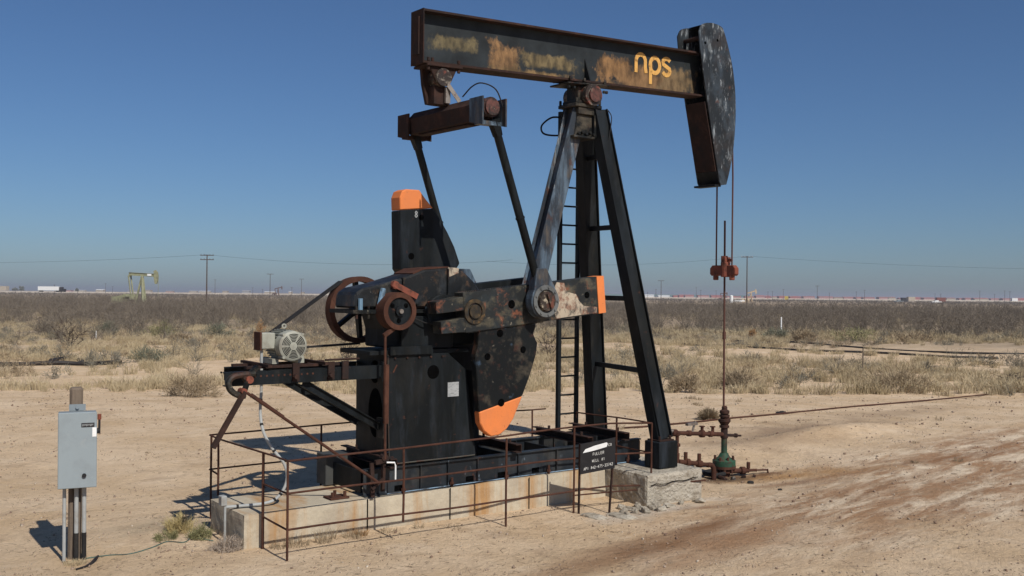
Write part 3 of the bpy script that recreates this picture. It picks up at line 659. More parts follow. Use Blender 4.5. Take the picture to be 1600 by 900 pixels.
# gearbox -------------------------------------------------------------
GY0, GY1 = -.38, .13
bm = NB()
prism_y(bm, [(-6.92, 2.56), (-6.90, 2.74), (-6.80, 2.80), (-6.50, 2.86), (-6.15, 2.96), (-5.95, 3.03), (-5.60, 3.06), (-5.36, 3.02), (-5.16, 2.86), (-5.02, 2.66), (-5.02, 2.56)], GY0, GY1)
gbm = layered('gearbox_paint', (.0075, .0085, .009), [((.05, .06, .07), 2.5, .5, .68, U, .55), (DUST, 4, .52, .7, (1, 1, .4), .55), ((.10, .055, .03), 6, .56, .68, U, .7), ((.28, .26, .22), 24, .64, .70, U, .5)], rough=.5, bs=.35, bscale=18, bd=.008)
gb = P('gearbox', bm, gbm, bevel=.025)
bm = NB(); prism_y(bm, [(-6.96, 2.50), (-4.96, 2.50), (-4.96, 2.545), (-6.96, 2.545)], GY0-.06, GY1+.05)
bolts(bm, [(-6.9+.16*i, GY0-.03, 2.545) for i in range(12)], .016, .04); bolts(bm, [(-6.9+.16*i, GY0-.03, 2.50) for i in range(12)], .016, .06, (0, 0, -1))
P('split_flange', bm, blackworn, gb)
bm = NB(); prism_y(bm, [(-6.56, 2.50), (-5.02, 2.50), (-5.08, 2.20), (-5.2, 2.08), (-6.50, 2.08), (-6.50, 2.3)], GY0+.005, GY1); P('lower_case', bm, black, gb, bevel=.02)
bm = NB(); box(bm, -6.30, -5.55, GY0-.06, GY0-.005, 2.06, 2.46); cyl(bm, (-5.72, GY0-.09, 2.50), (-5.72, GY0-.0, 2.50), .23, seg=24); cyl(bm, (-5.44, -.54, 2.52), (-5.44, .54, 2.52), .12, seg=18); P('side_cover', bm, black, gb, bevel=.01)
bm = NB(); bar(bm, (-6.42, GY0-.04, 2.86), (-6.08, GY0-.05, 2.70), .03, .07); cyl(bm, (-6.38, GY0-.05, 2.84), (-6.38, GY0+.02, 2.84), .05, seg=8); P('lever', bm, redpaint, gb)
bm = NB(); cyl(bm, (-6.62, GY0-.06, 2.545), (-6.56, GY0-.06, 2.80), .035, seg=8); cyl(bm, (-6.85, GY0-.03, 2.50), (-6.85, GY0-.03, 2.68), .028, seg=8); box(bm, -5.52, -5.38, GY0-.10, GY0-.055, 2.55, 2.60)
P('breather_pipe', bm, layered('faded_blue_paint', (.14, .24, .33), [((.05, .05, .05), 8, .52, .62, U, .7)], rough=.6), gb)
bm = NB(); prism_y(bm, [(-6.1, 2.975), (-5.95, 3.035), (-5.58, 3.065), (-5.58, 3.08), (-5.95, 3.05), (-6.1, 2.99)], GY0+.02, GY1-.02); P('rust_crust', bm, rust, gb)
bm = NB(); prism_y(bm, [(-5.58, 2.95), (-5.44, 3.0), (-5.44, 3.06), (-5.60, 3.07)], GY0-.004, GY0+.05); P('grease_patch', bm, patchm, gb)

# brake drum (near) and sheave (far) ------------------------------------
DC = (-6.43, 2.53)
bm = NB(); ring_y(bm, DC, .225, .165, -.62, -.42); dr = P('brake_drum', bm, rust, smooth=True)
bm = NB(); cyl(bm, (DC[0], -.595, DC[1]), (DC[0], -.45, DC[1]), .164, seg=32); cyl(bm, (DC[0], -.63, DC[1]), (DC[0], -.594, DC[1]), .06, seg=16); P('drum_web', bm, black, dr)
bm = NB(); cyl(bm, (DC[0], -.66, DC[1]), (DC[0], -.625, DC[1]), .028, seg=8); P('shaft_nut', bm, steel, dr)
bm = NB()
for a in (35, 145, 268): cyl(bm, (DC[0]+.115*math.cos(R(a)), -.598, DC[1]+.115*math.sin(R(a))), (DC[0]+.115*math.cos(R(a)), -.5952, DC[1]+.115*math.sin(R(a))), .03, seg=12)
P('web_hole', bm, voidm, dr)
bm = NB(); cyl(bm, (DC[0], -.42, DC[1]), (DC[0], .49, DC[1]), .05, seg=12); P('high_speed_shaft', bm, steel)
SC = (-6.42, 2.52)
bm = NB(); ring_y(bm, SC, .42, .362, .395, .535, 56); ring_y(bm, SC, .425, .358, .390, .408, 56); sh = P('belt_sheave', bm, rust, smooth=True, label='large rusty spoked belt wheel')
bm = NB(); cyl(bm, (SC[0], .39, SC[1]), (SC[0], .54, SC[1]), .09, seg=16); P('hub', bm, black, sh)
for a in (96, 156, 216, 276, 336, 36):
    bm = NB(); d = Vector((math.cos(R(a)), 0, math.sin(R(a)))); c = Vector((SC[0], .465, SC[1]))
    bar(bm, c+d*.08, c+d*.368, .05, .085, (0, -1, 0), w1=.05, h1=.07); P('spoke', bm, black, sh)
# belts
MC = (-7.62, 2.13)
def belt_pts(up):
    c0, r0, c1, r1 = MC, .085, SC, .432
    dx, dz = c1[0]-c0[0], c1[1]-c0[1]; L = math.hypot(dx, dz); th = math.atan2(dz, dx); k = math.acos((r0-r1)/L)
    a = th+k if up else th-k
    return (c0[0]+r0*math.cos(a), c0[1]+r0*math.sin(a)), (c1[0]+r1*math.cos(a), c1[1]+r1*math.sin(a)), a
for up in (1, 0):
    (a, b, an) = belt_pts(up)
    bm = NB()
    for yy in (.425, .465, .505): bar(bm, (a[0], yy, a[1]), (b[0], yy, b[1]), .026, .02, (0, 0, 1))
    P('drive_belt', bm, rubber)

# pedestal --------------------------------------------------------------
bm = NB()
prism_y(bm, [(-6.48, .69), (-5.22, .69), (-5.38, 1.78), (-5.62, 1.97), (-5.64, 2.0), (-6.52, 2.0)], -.48, -.465)
prism_y(bm, [(-6.44, .69), (-5.12, .69), (-5.3, 1.9), (-6.44, 1.9)], .30, .315)
box(bm, -6.52, -6.50, -.464, .299, .69, 1.999); box(bm, -5.24, -5.22, -.44, .299, .69, 1.75)
prism_x(bm, [(-.464, 2.0), (.299, 2.0), (.299, 2.05), (-.464, 2.05)], -6.75, -5.3)
pd = P('gearbox_pedestal', bm, black, bevel=.004)
bm = NB(); box(bm, -6.50, -5.90, -.52, -.482, 2.0, 2.10); P('top_ledge', bm, black, pd)
bm = NB(); cyl(bm, (-5.87, -.4835, 1.77), (-5.87, -.4805, 1.77), .085, seg=20); 
def oval_x(bm, x, y, z, ry, rz):
    V1 = [bm.verts.new((x, y+ry*math.cos(2*math.pi*k/24), z+rz*math.sin(2*math.pi*k/24))) for k in range(24)]
    V2 = [bm.verts.new((x-.003, v.co.y, v.co.z)) for v in V1]; bm.faces.new(V1); bm.faces.new(V2[::-1])
    for i in range(24): j = (i+1) % 24; bm.faces.new((V1[i], V2[i], V2[j], V1[j]))
oval_x(bm, -6.5205, -.20, 1.28, .17, .30); oval_x(bm, -6.5205, -.18, 1.78, .12, .14)
P('access_hole', bm, voidm, pd)
bm = NB(); box(bm, -5.655, -5.49, -.4835, -.4805, 1.45, 1.63); P('notice_sheet', bm, grey_plate, pd)
bm = NB(); prism_y(bm, [(-5.75, .69), (-4.74, .69), (-4.76, 2.1), (-4.95, 2.2), (-5.75, 2.2)], .135, .28); P('rear_stand', bm, black, pd)
bm = NB(); bar(bm, (-6.44, -.486, 1.79), (-6.39, -.486, 1.88), .018, .004, (0, -1, 0)); P('rust_streak', bm, rust, pd)

# skid base ---------------------------------------------------------------
sx0, sx1 = -6.82, -2.34
skm = layered('skid_paint', (.0085, .0115, .0145), [((.045, .055, .065), 2.5, .46, .68, (1, 1, .2), .6), (DUST, 3, .52, .72, U, .45), (RUST, 8, .58, .68, U, .8), ((.24, .30, .36), 14, .62, .70, (1, 1, .4), .5)], rough=.5, bs=.15)
bm = NB(); ibeam(bm, (sx0, -.46, .492), (sx1, -.46, .492), .085, .325, .018, .014)
for y in (.46,): ibeam(bm, (sx0, y, .492), (sx1, y, .492), .085, .325, .018, .014)
sk = P('skid_base', bm, skm)
for y, s in ((-.46, -1), (.46, 1)):
    bm = NB()
    for x in (-6.05, -5.65, -5.2, -4.55, -3.9, -3.2): box(bm, x, x+.012, y-.040, y+.040, .350, .634)
    P('stiffener', bm, skm, sk)
bm = NB()
for x in (-6.8, -6.2, -5.4, -4.6, -3.8, -3.0, -2.4): box(bm, x, x+.02, -.36, .36, .36, .62)
P('cross_member', bm, black, sk)
bm = NB()
for x in (-6.40, -5.36, -4.86, -4.30): box(bm, x, x+.12, -.4705, -.4675, .353, .42)
P('lifting_slot', bm, voidm, sk)
bm = NB(); box(bm, sx0+.3, sx1, -.503, -.4995, .335, .345); P('blue_edge', bm, layered('pale_blue_edge', (.22, .32, .42), [((.05, .05, .055), 5, .48, .58, U, .9)], rough=.6), sk)
bm = NB(); box(bm, -2.345, -2.325, -.47, .3, .36, .62); P('end_plate', bm, layered('tan_rust', (.25, .15, .08), [(RUST, 8, .5, .62, U, .9)], rough=.8), sk)
bm = NB(); box(bm, -6.90, -6.52, .36, .62, .335, .72); P('outrigger_box', bm, layered('grey_black_box', (.045, .047, .045), [(DUST, 3, .48, .7, U, .7)], rough=.7), bevel=.008)
for x, yl, yh in ((-6.52, -.66, .62), (-4.62, -.60, .55), (-3.42, -.64, .62), (-2.72, -.62, .62)):
    bm = NB(); channel(bm, (x, yl, .725), (x, yh, .725), .09, .11, .012, .01, side=1)
    bolts(bm, [(x, yl+.2, .78), (x, yh-.35, .78)], .02, .05)
    P('cross_channel', bm, rustdark)
bm = NB(); bar(bm, (-6.76, -.58, .34), (-6.76, -.55, .74), .05, .03); bar(bm, (-6.64, -.60, .40), (-6.60, -.56, .80), .035, .05); bar(bm, (-6.78, -.6, .44), (-6.62, -.6, .56), .03, .03); bar(bm, (-6.74, -.6, .75), (-6.5, -.6, .78), .04, .05); cyl(bm, (-6.62, -.63, .80), (-6.62, -.56, .80), .045, seg=10); P('brake_pivot', bm, rustdark)
bm = NB(); tube(bm, [(-6.62, -.66, .75), (-6.52, -.67, .74), (-6.505, -.67, .70), (-6.505, -.67, .53)], .010); P('white_hook', bm, white)
bm = NB(); box(bm, -7.22, -6.98, -.42, -.22, .33, .35); bolts(bm, [(-7.18, -.38, .35), (-7.02, -.38, .35), (-7.1, -.28, .35)], .022, .06); P('anchor_plate', bm, rust)

for x in (-6.3, -5.6, -4.75, -4.05, -3.35, -2.6):
    bm = NB(); cyl(bm, (x, -.515, .325), (x, -.515, .44), .016, seg=8); cyl(bm, (x, -.515, .35), (x, -.515, .385), .03, seg=6); P('anchor_bolt', bm, rust)
bm = NB(); tube(bm, [(-6.46, -.487, .685), (-6.1, -.489, .687), (-5.6, -.487, .684), (-5.24, -.488, .686)], .010, 5); tube(bm, [(-6.485, -.486, .72), (-6.505, -.486, 1.3), (-6.515, -.486, 1.97)], .006, 5); P('weld_bead', bm, layered('dusty_weld', (.06, .055, .045), [(RUST, 9, .5, .6, U, .8)], rough=.8), pd)
bm = NB(); bolts(bm, [(-6.42+.17*i, -.483, 1.96) for i in range(5)], .014, .018, (0, -1, 0)); P('cover_bolt', bm, rustdark, pd)
bm = NB(); box(bm, -6.27, -6.245, GY0-.03, GY0+.1, 2.55, 2.93); box(bm, -5.62, -5.60, GY0-.03, GY0+.1, 2.55, 3.05); bolts(bm, [(-6.2+.14*i, GY0-.012, 2.60+.0*i) for i in range(4)], .018, .03, (0, -1, 0)); P('casting_rib', bm, blackworn, gb)
bm = NB(); tube(bm, smooth_path([(-6.2, GY0-.1, 2.46), (-6.0, GY0-.13, 2.38), (-5.75, GY0-.12, 2.36), (-5.6, GY0-.08, 2.44)]), .008, 6); P('oil_line', bm, rubber, gb)
# motor rails, struts, brake gear ---------------------------------------------
RZ = 1.80
for y, sd in ((-.38, -1), (.26, 1)):
    bm = NB(); channel(bm, (-8.50 if y < 0 else -8.24, y, RZ), (-6.525, y, RZ), .075, .155, .012, .010, side=sd*-1)
    rl = P('motor_rail', bm, black)
    bm = NB()
    for i in range(13):
        x = -8.3+i*.07; cyl(bm, (x, y-.040, RZ+.02), (x, y-.0385, RZ+.02), .013, seg=8)
    P('adjusting_hole', bm, rust if y < 0 else voidm, rl)
    if y < 0:
        bm = NB(); box(bm, -6.56, -6.523, y-.06, y+.06, RZ-.12, RZ+.12); P('end_bracket', bm, black, rl)
for y in (-.34, .22):
    bm = NB(); ibeam(bm, (-7.55, y, RZ-.09), (-6.53, y, 1.12), .07, .09, .012, .012); P('rail_strut', bm, black)
bm = NB(); box(bm, -6.56, -6.523, -.46, -.30, 1.0, 1.24); P('strut_bracket', bm, blackworn)
# motor slide base and clamps
bm = NB()
bar(bm, (-8.20, -.25, 1.905), (-7.05, -.25, 1.905), .06, .03); bar(bm, (-8.20, .15, 1.905), (-7.05, .15, 1.905), .06, .03)
bar(bm, (-8.0, -.46, 1.93), (-8.0, .34, 1.93), .05, .03); bar(bm, (-7.3, -.46, 1.93), (-7.3, .34, 1.93), .05, .03)
for x in (-7.72, -7.28, -7.1): box(bm, x, x+.08, -.45, -.424, 1.74, 1.95)
bolts(bm, [(-7.7, -.46, 1.8), (-7.26, -.46, 1.8)], .03, .05, (0, -1, 0)); cyl(bm, (-7.2, -.2, 1.95), (-6.75, -.2, 1.95), .014, seg=6)
P('motor_slide', bm, rustdark)
# electric motor
MX, MZ = MC
bm = NB(); lathe_h(bm, [(.12, 0), (.158, .02), (.162, .30), (.145, .34), (.09, .40)], (MX, -.12, MZ), (0, 1, 0), 28)
for a in range(0, 360, 12):
    d = Vector((math.cos(R(a)), 0, math.sin(R(a)))); p = Vector((MX, -.09, MZ))
    bar(bm, p+d*.168, p+d*.168+Vector((0, .27, 0)), .006, .028, up=d)
mo = P('electric_motor', bm, motorpaint, label='pale green electric motor with round slotted fan cover')
bm = NB(); lathe_h(bm, [(.150, 0), (.172, .015), (.178, .10), (.175, .14)], (MX, -.24, MZ), (0, 1, 0), 32)
for sx, sz in ((-1, -1), (1, -1), (-1, 1), (1, 1)): cyl(bm, (MX+sx*.115, -.235, MZ+sz*.13), (MX+sx*.115, -.12, MZ+sz*.13), .018, seg=8)
fc = P('fan_cover', bm, motorpaint, mo, smooth=True)
bm = NB(); 
for ro, ri in ((.142, .133), (.125, .116), (.108, .099), (.091, .082), (.074, .065), (.057, .048)):
    for q in range(6):
        seg = 8
        a0 = R(q*60+6); a1 = R(q*60+54)
        for k in range(seg):
            t0 = a0+(a1-a0)*k/seg; t1 = a0+(a1-a0)*(k+1)/seg
            prism_y(bm, [(MX+ri*math.cos(t0), MZ+ri*math.sin(t0)), (MX+ro*math.cos(t0), MZ+ro*math.sin(t0)), (MX+ro*math.cos(t1), MZ+ro*math.sin(t1)), (MX+ri*math.cos(t1), MZ+ri*math.sin(t1))], -.243, -.2405)
P('vent_slot', bm, motordark, fc)
bm = NB(); box(bm, -7.95, -7.78, -.10, .06, 2.09, 2.28); bx = P('terminal_box', bm, motorpaint, mo, bevel=.012)
bm = NB(); box(bm, -7.972, -7.951, -.11, .07, 2.08, 2.29); P('cover_plate', bm, rust, bx, label='rusted cover plate')
bm = NB(); box(bm, MX-.2, MX-.12, -.1, .26, 1.92, 1.98); box(bm, MX+.12, MX+.2, -.1, .26, 1.92, 1.98); P('mounting_foot', bm, motorpaint, mo)
bm = NB(); cyl(bm, (MX, .26, MZ), (MX, .42, MZ), .03, seg=10); cyl(bm, (MX, .40, MZ), (MX, .53, MZ), .085, seg=20); P('motor_pulley', bm, rustdark, mo)
bm = NB(); ring_y(bm, (MX+.0, MZ+.22), .03, .015, .02, .035, 14); P('lifting_eye', bm, motorpaint, mo)
bm = NB(); cyl(bm, (-7.92, -.03, 1.55), (-7.92, -.03, 2.09), .017, seg=10); P('drop_conduit', bm, conduit_m, mo)
# curved brake bracket, lever and rods
bm = NB()
tube(bm, smooth_path([(-8.20, -.50, 1.86), (-8.33, -.52, 1.855), (-8.45, -.53, 1.84), (-8.51, -.54, 1.78), (-8.49, -.55, 1.70), (-8.42, -.56, 1.645), (-8.33, -.57, 1.63)]), .036, 8)
bar(bm, (-8.16, -.48, 1.93), (-8.34, -.53, 1.80), .05, .05); bar(bm, (-8.26, -.53, 1.86), (-8.38, -.60, 1.62), .04, .05)
P('brake_bracket', bm, blackworn, smooth=True)
bm = NB(); cyl(bm, (-8.28, -.58, 1.80), (-8.28, -.46, 1.80), .042, seg=10); cyl(bm, (-8.36, -.62, 1.68), (-8.36, -.5, 1.68), .035, seg=8); P('pivot_pin', bm, redpaint)
bm = NB(); channel(bm, (-8.36, -.62, 1.68), (-8.72, -.66, 1.11), .045, .06, .008, .008, (0, -1, 0)); P('brake_lever', bm, rustdark)
bm = NB(); cyl(bm, (-8.32, -.6, 1.66), (-6.72, -.66, .52), .017, seg=8); cyl(bm, (-8.27, -.58, 1.64), (-7.9, -.6, 1.37), .02, seg=8); P('brake_rod', bm, rust)
bm = NB(); cyl(bm, (-6.62, -.62, .78), (-6.62, -.60, 2.26), .016, seg=8); bar(bm, (-6.64, -.6, 2.24), (-6.48, -.57, 2.33), .03, .05); box(bm, -6.63, -6.58, -.63, -.58, 1.2, 1.9); P('brake_rod', bm, rust)

# ---------------------------------------------------------------- concrete pad and block
def rough_slab(name, x0, x1, y0, y1, z0, z1, mat, amp, step, edge, label, cat):
    bm = NB(); nx = max(2, int((x1-x0)/step)); nyy = max(2, int((y1-y0)/step)); nz = max(2, int((z1-z0)/step))
    bmesh.ops.create_cube(bm, size=1)
    for v in bm.verts: v.co = Vector((x0 if v.co.x < 0 else x1, y0 if v.co.y < 0 else y1, z0 if v.co.z < 0 else z1))
    for ax, n in ((0, nx), (1, nyy), (2, nz)):
        lo, hi = ((x0, x1), (y0, y1), (z0, z1))[ax]
        for k in range(1, n):
            co = [0, 0, 0]; co[ax] = lo+(hi-lo)*k/n; no = [0, 0, 0]; no[ax] = 1
            bmesh.ops.bisect_plane(bm, geom=bm.verts[:]+bm.edges[:]+bm.faces[:], plane_co=co, plane_no=no)
    cxx, cyy = (x0+x1)/2, (y0+y1)/2
    for v in bm.verts:
        c = v.co.copy()
        onx = min(abs(c.x-x0), abs(c.x-x1)) < 1e-4; ony = min(abs(c.y-y0), abs(c.y-y1)) < 1e-4; onz = abs(c.z-z1) < 1e-4
        n = noise.noise(c*3)+.6*noise.noise(c*9)+.4*noise.noise(c*22)
        e = (onx+ony+onz)
        if onx: v.co.x += amp*n*(1 if c.x > cxx else -1)-(edge*(1 if c.x > cxx else -1) if e > 1 else 0)*(.4+.6*abs(n))
        if ony: v.co.y += amp*n*(1 if c.y > cyy else -1)-(edge*(1 if c.y > cyy else -1) if e > 1 else 0)*(.4+.6*abs(n))
        if onz: v.co.z += amp*.4*n-(edge if e > 1 else 0)*(.3+.7*abs(n))
    o = obj(name, bm, mat, None); tag(o, label, cat); return o
pad = rough_slab('concrete_pad', -8.33, -3.05, -.55, .47, -.25, .325, concrete, .006, .06, .010, 'long rust stained concrete pad under the black pumpjack skid', 'concrete pad')
bm = NB()
for x in (-6.82, -5.66, -4.42): box(bm, x, x+.012, -.5625, -.5575, -.2, .322)
obj('expansion_joint', bm, voidm, pad)
blk = rough_slab('concrete_block', -3.04, -1.98, -1.36, .9, -.3, .325, conc_rough, .012, .045, .016, 'broken pale concrete block under the front post leg beside the wellhead', 'concrete block')
bm = NB(); pts = [(-3.0+.1*i, -1.387+.006*math.sin(i*2.1), .19+.012*math.sin(i*1.7)+.006*i*.3) for i in range(10)]; tube(bm, pts, .006, 5)
obj('crack', bm, voidm, blk)

# rubble: broken concrete chunks by the block
def chunk(seed, s):
    bm = NB(); bmesh.ops.create_icosphere(bm, subdivisions=2, radius=1)
    for v in bm.verts:
        n = noise.noise(v.co*1.3+Vector((seed, seed*2, 0))); v.co *= 1+.55*n
        for a in (0, 1, 2):
            v.co[a] = max(-.72, min(.72, v.co[a]))
        v.co = Vector((v.co.x*s[0], v.co.y*s[1], v.co.z*s[2]))
    bmesh.ops.rotate(bm, verts=bm.verts[:], cent=(0, 0, 0), matrix=Matrix.Rotation(seed*1.3, 3, 'Z'))
    me = bpy.data.meshes.new('concrete_chunk'); bm.to_mesh(me); bm.free(); me.materials.append(conc_rough); return me
CH = [chunk(i+1.37, s) for i, s in enumerate([(.10, .06, .05), (.07, .05, .06), (.13, .07, .04), (.05, .04, .05)])]
cpos = [(-3.22, -1.42), (-3.10, -1.50), (-3.34, -1.36), (-3.42, -1.52), (-3.05, -1.62), (-3.55, -1.45), (-2.80, -1.52), (-2.55, -1.50), (-3.28, -1.58), (-3.16, -1.30), (-2.2, -1.5), (-3.65, -1.62), (-3.38, -1.25), (-2.95, -1.45)]
for i, (x, y) in enumerate(cpos):
    o = bpy.data.objects.new('concrete_chunk', CH[i % 4]); COL.objects.link(o); o.location = (x, y, zg(x, y)+.02); o.rotation_euler = (.3*math.sin(i*3), .35*math.cos(i*5), i*1.9)
    tag(o, 'small broken concrete chunk on the dirt at the foot of the block', 'rubble', 'broken concrete chunks beside the block')
for (x, y, sz, lab) in ((-4.05, -1.44, 1.6, 'flat concrete lump at the foot of the left sign post'), (-3.72, -1.60, 1.8, 'flat concrete lump at the foot of the right sign post')):
    o = bpy.data.objects.new('concrete_lump', CH[2]); COL.objects.link(o); o.location = (x, y, zg(x, y)+.01); o.scale = (sz, sz*1.1, .8); o.rotation_euler = (0, 0, .4)
    tag(o, lab, 'rubble')

# ---------------------------------------------------------------- pipe railing
fx0, fx1, fy0, fy1 = -8.14, -2.86, -1.25, 1.0
fn = thing('pipe_railing', 'rusty red-brown welded pipe railing around the pumpjack base', 'railing', (-5.5, -1.25, -.05))
def rod(name, pts, r=.011, mat=rust):
    bm = NB()
    for a, b in zip(pts, pts[1:]):
        a, b = Vector(a), Vector(b); m = (a+b)/2; L = (b-a).length
        sag = Vector((noise.noise(a*2.3), noise.noise(b*3.1), noise.noise(m*1.9)))*.012*min(2, L)
        tube(bm, smooth_path([a, m+sag, b], 4), r, 7)
    return obj(name, bm, mat, fn)
def post(x, y, z0=None, z1=1.0, r=.0135):
    rod('post', [(x, y, (zg(x, y)-.1) if z0 is None else z0), (x, y, z1)], r)
post(fx0, fy0); post(fx0+.02, fy1, z1=.99); post(-6.74, fy0, .18); post(-5.30, fy0-.0); post(fx1, fy0, z1=1.0); post(-4.12, fy0+.13, -.1, 1.02)
post(fx0, -.62, z1=1.0, r=.016); post(fx0, .72, .30, .98); post(-6.65, fy1, z1=1.0); post(-3.16, fy1, z1=.96); post(-2.86, -.55, -.1, 1.0)
rod('rail', [(fx0, fy0, 1.0), (-6.74, fy0, 1.01), (-5.3, fy0, 1.03), (-4.08, fy0+.14, 1.03), (-3.5, fy0+.12, 1.03), (fx1, fy0, 1.0)], .012, rust)
rod('rail', [(fx0, fy0, .66), (-6.74, fy0, .655), (-5.3, fy0, .66), (-4.08, fy0+.14, .62), (-3.5, fy0+.12, .62), (fx1, fy0, .60)], .012, rust)
rod('rail', [(fx0, fy0, .28), (-6.74, fy0, .265), (-5.3, fy0, .25), (-4.08, fy0+.14, .20), (-3.5, fy0+.12, .20), (fx1, fy0, .16), (-1.95, fy0-.14, .15)], .012)
rod('rail', [(-4.08, fy0+.19, .13), (fx1, fy0+.06, .10)], .010)
rod('rail', [(fx0, fy1, .99), (-6.65, fy1, 1.0), (-4.8, fy1, 1.0), (-3.16, fy1, .96), (-2.9, fy1, .96)])
rod('rail', [(fx0, fy1, .57), (-6.65, fy1, .57), (-4.8, fy1, .55), (-3.16, fy1, .55)])
rod('rail', [(fx0, fy0, 1.0), (fx0, -.62, 1.0), (fx0, .72, .98), (fx0, fy1, .99)])
rod('rail', [(fx0, fy0, .66), (fx0, -.62, .66)]); rod('rail', [(fx0, .72, .55), (fx0, fy1, .57)])
rod('rail', [(fx0, fy0, .28), (fx0, -.62, .30)])
rod('rail', [(fx1, fy0, 1.0), (fx1, -.55, 1.0), (fx1-.02, .3, .98), (fx1-.02, .3, .9)]); rod('rail', [(fx1, fy0, .6), (fx1, -.55, .6)])
rod('rail', [(fx1, fy0, .22), (fx1, -.55, .22)])

# ---------------------------------------------------------------- well sign
SP = Vector((-3.88, -1.30, 0)); su = Vector((right0.x, right0.y, 0)).normalized(); sn = -fwd0
su = (su*math.cos(R(-10))+sn*math.sin(R(-10))).normalized(); sn = Vector((su.y, -su.x, 0))
if sn.dot(fwd0) > 0: sn = -sn
sgn = thing('well_sign', 'black well identification sign with white lettering leaning in front of the railing', 'sign', (SP.x, SP.y, zg(SP.x, SP.y)))
tl = R(9.5); bu = su*math.cos(tl)+Vector((0, 0, 1))*math.sin(tl); bz_ = Vector((0, 0, 1))*math.cos(tl)-su*math.sin(tl)
sc_ = SP+Vector((0, 0, .66))
W2, H2 = .232, .196
bm = NB(); q = [sc_+bu*a*W2+Vector((0, 0, 1))*b*H2+sn*c for c in (0, .012) for a, b in ((-1, -1), (1, -1), (1, 1), (-1, 1))]; hexa(bm, q)
obj('board', bm, signblack, sgn)
bm = NB()
for a, dx in ((-1, -.01), (1, -.07)):
    top = sc_+bu*a*(W2-.0)-sn*.012+Vector((0, 0, H2)); f_ = Vector((top.x, top.y, 0))+su*dx
    bm2 = NB(); bar(bm2, (f_.x, f_.y, zg(f_.x, f_.y)-.15), top, .022, .022, (0, -1, 0)); obj('post', bm2, rustdark, sgn)
bm.free()
bm = NB()
for txt, v, hh, ww, gg in (('FULLER', .035, .034, .017, .009), ('WELL #1', -.05, .034, .017, .008), ('API #42-475-33742', -.135, .034, .0165, .0068)):
    write(bm, txt, sc_+Vector((0, 0, v))+sn*.0125+bu*.01, bu, Vector((0, 0, 1)), sn, hh, ww, gg, .0052)
write(bm, 'CO', sc_+Vector((0, 0, .118))+sn*.0125+bu*.165, bu, Vector((0, 0, 1)), sn, .03, .016, .008, .005)
obj('lettering', bm, layered('worn_white_letters', (.55, .54, .50), [((.12, .11, .10), 22, .55, .66, U, .8)], rough=.7), sgn)
bm = NB(); c = sc_+sn*.0145
pp = [(-.20, .075), (-.165, .118), (-.04, .142), (.12, .155), (.135, .135), (.12, .098), (-.05, .08)]
A = [bm.verts.new(c+bu*a+Vector((0, 0, 1))*b) for a, b in pp]; B = [bm.verts.new(v.co-sn*.0018) for v in A]; bm.faces.new(A); bm.faces.new(B[::-1])
for i in range(len(A)): j = (i+1) % len(A); bm.faces.new((A[i], B[i], B[j], A[j]))
obj('white_smear', bm, white, sgn)

# ---------------------------------------------------------------- wellhead
WX, WY = 0.0, 0.0
wh = thing('wellhead', 'rusty wellhead with green flange and tall polished rod under the horse head', 'wellhead', (WX, WY, -.2))
def WO(n, bm, m, **k): return obj(n, bm, m, wh, **k)
bm = NB(); lathe(bm, [(.10, -.35), (.10, -.16), (.15, -.15), (.15, -.09), (.19, -.085), (.19, -.045)], (WX, WY), 24); bolts(bm, [(WX+.165*math.cos(R(a)), WY+.165*math.sin(R(a)), -.15) for a in range(0, 360, 45)], .022, .07); WO('casing_head', bm, rust)
bm = NB(); lathe(bm, [(.185, -.044), (.185, .04), (.17, .055), (.10, .09), (.06, .16), (.055, .16)], (WX, WY), 24); WO('flange', bm, green, smooth=True)
bm = NB(); bolts(bm, [(WX+.155*math.cos(R(a)), WY+.155*math.sin(R(a)), .05) for a in range(20, 380, 45)], .02, .055); WO('flange_bolt', bm, rust)
bm = NB(); lathe(bm, [(.048, .16), (.048, .40), (.055, .40)], (WX, WY), 16); WO('tubing_neck', bm, green, smooth=True)
bm = NB(); lathe(bm, [(.06, .40), (.065, .44), (.055, .47), (.055, .56), (.08, .57), (.08, .60), (.06, .61), (.085, .65), (.10, .67), (.10, .70), (.06, .71), (.075, .74), (.085, .745), (.085, .775), (.055, .78), (.08, .80), (.08, .84), (.045, .86), (.045, .90), (.03, .92)], (WX, WY), 18); WO('stuffing_box', bm, rustdark, smooth=True)
bm = NB(); cyl(bm, (-.02, 0, .85), (-.04, 0, 3.91), .0165, seg=10); cyl(bm, (-.028, 0, 2.0), (-.028, 0, 2.12), .028, seg=10); WO('polished_rod', bm, rodmat)
bm = NB()
lathe_h(bm, [(0.036, 0), (0.036, .25), (0.048, .25), (0.048, .31), (0.032, .32), (0.032, .42), (0.060, .44), (0.060, .50), (0.032, .52), (0.032, .72), (0.048, .73), (0.048, .79), (0.032, .8), (0.032, 1.02), (0.056, 1.04), (0.056, 1.14)], (-.04, 0, .46), (-1, .03, .10), 12)
for t_ in (0.224, .47): p = Vector((-.04-t_, .01, .46+t_*.1)); cyl(bm, p, p+Vector((0, 0, .12)), .025, seg=8); cyl(bm, p+Vector((0, 0, .11)), p+Vector((0, 0, .125)), .045, seg=8)
WO('flow_tee', bm, rust)
bm = NB(); lathe_h(bm, [(0.024, 0), (0.024, .2), (0.036, .2), (0.036, .24), (0.016, .25), (0.016, .34)], (.05, 0, .44), (1, -.03, -.1), 10); WO('side_valve', bm, rustdark)
bm = NB()
lathe_h(bm, [(0.048, 0), (0.048, .05), (0.028, .06), (0.028, .17), (0.052, .18), (0.052, .22), (0.028, .23), (0.028, .32), (0.040, .33), (0.040, .58)], (-1.08, 0, .58), (.0, 0, -1), 12)
WO('drop_pipe', bm, rust)
bm = NB()
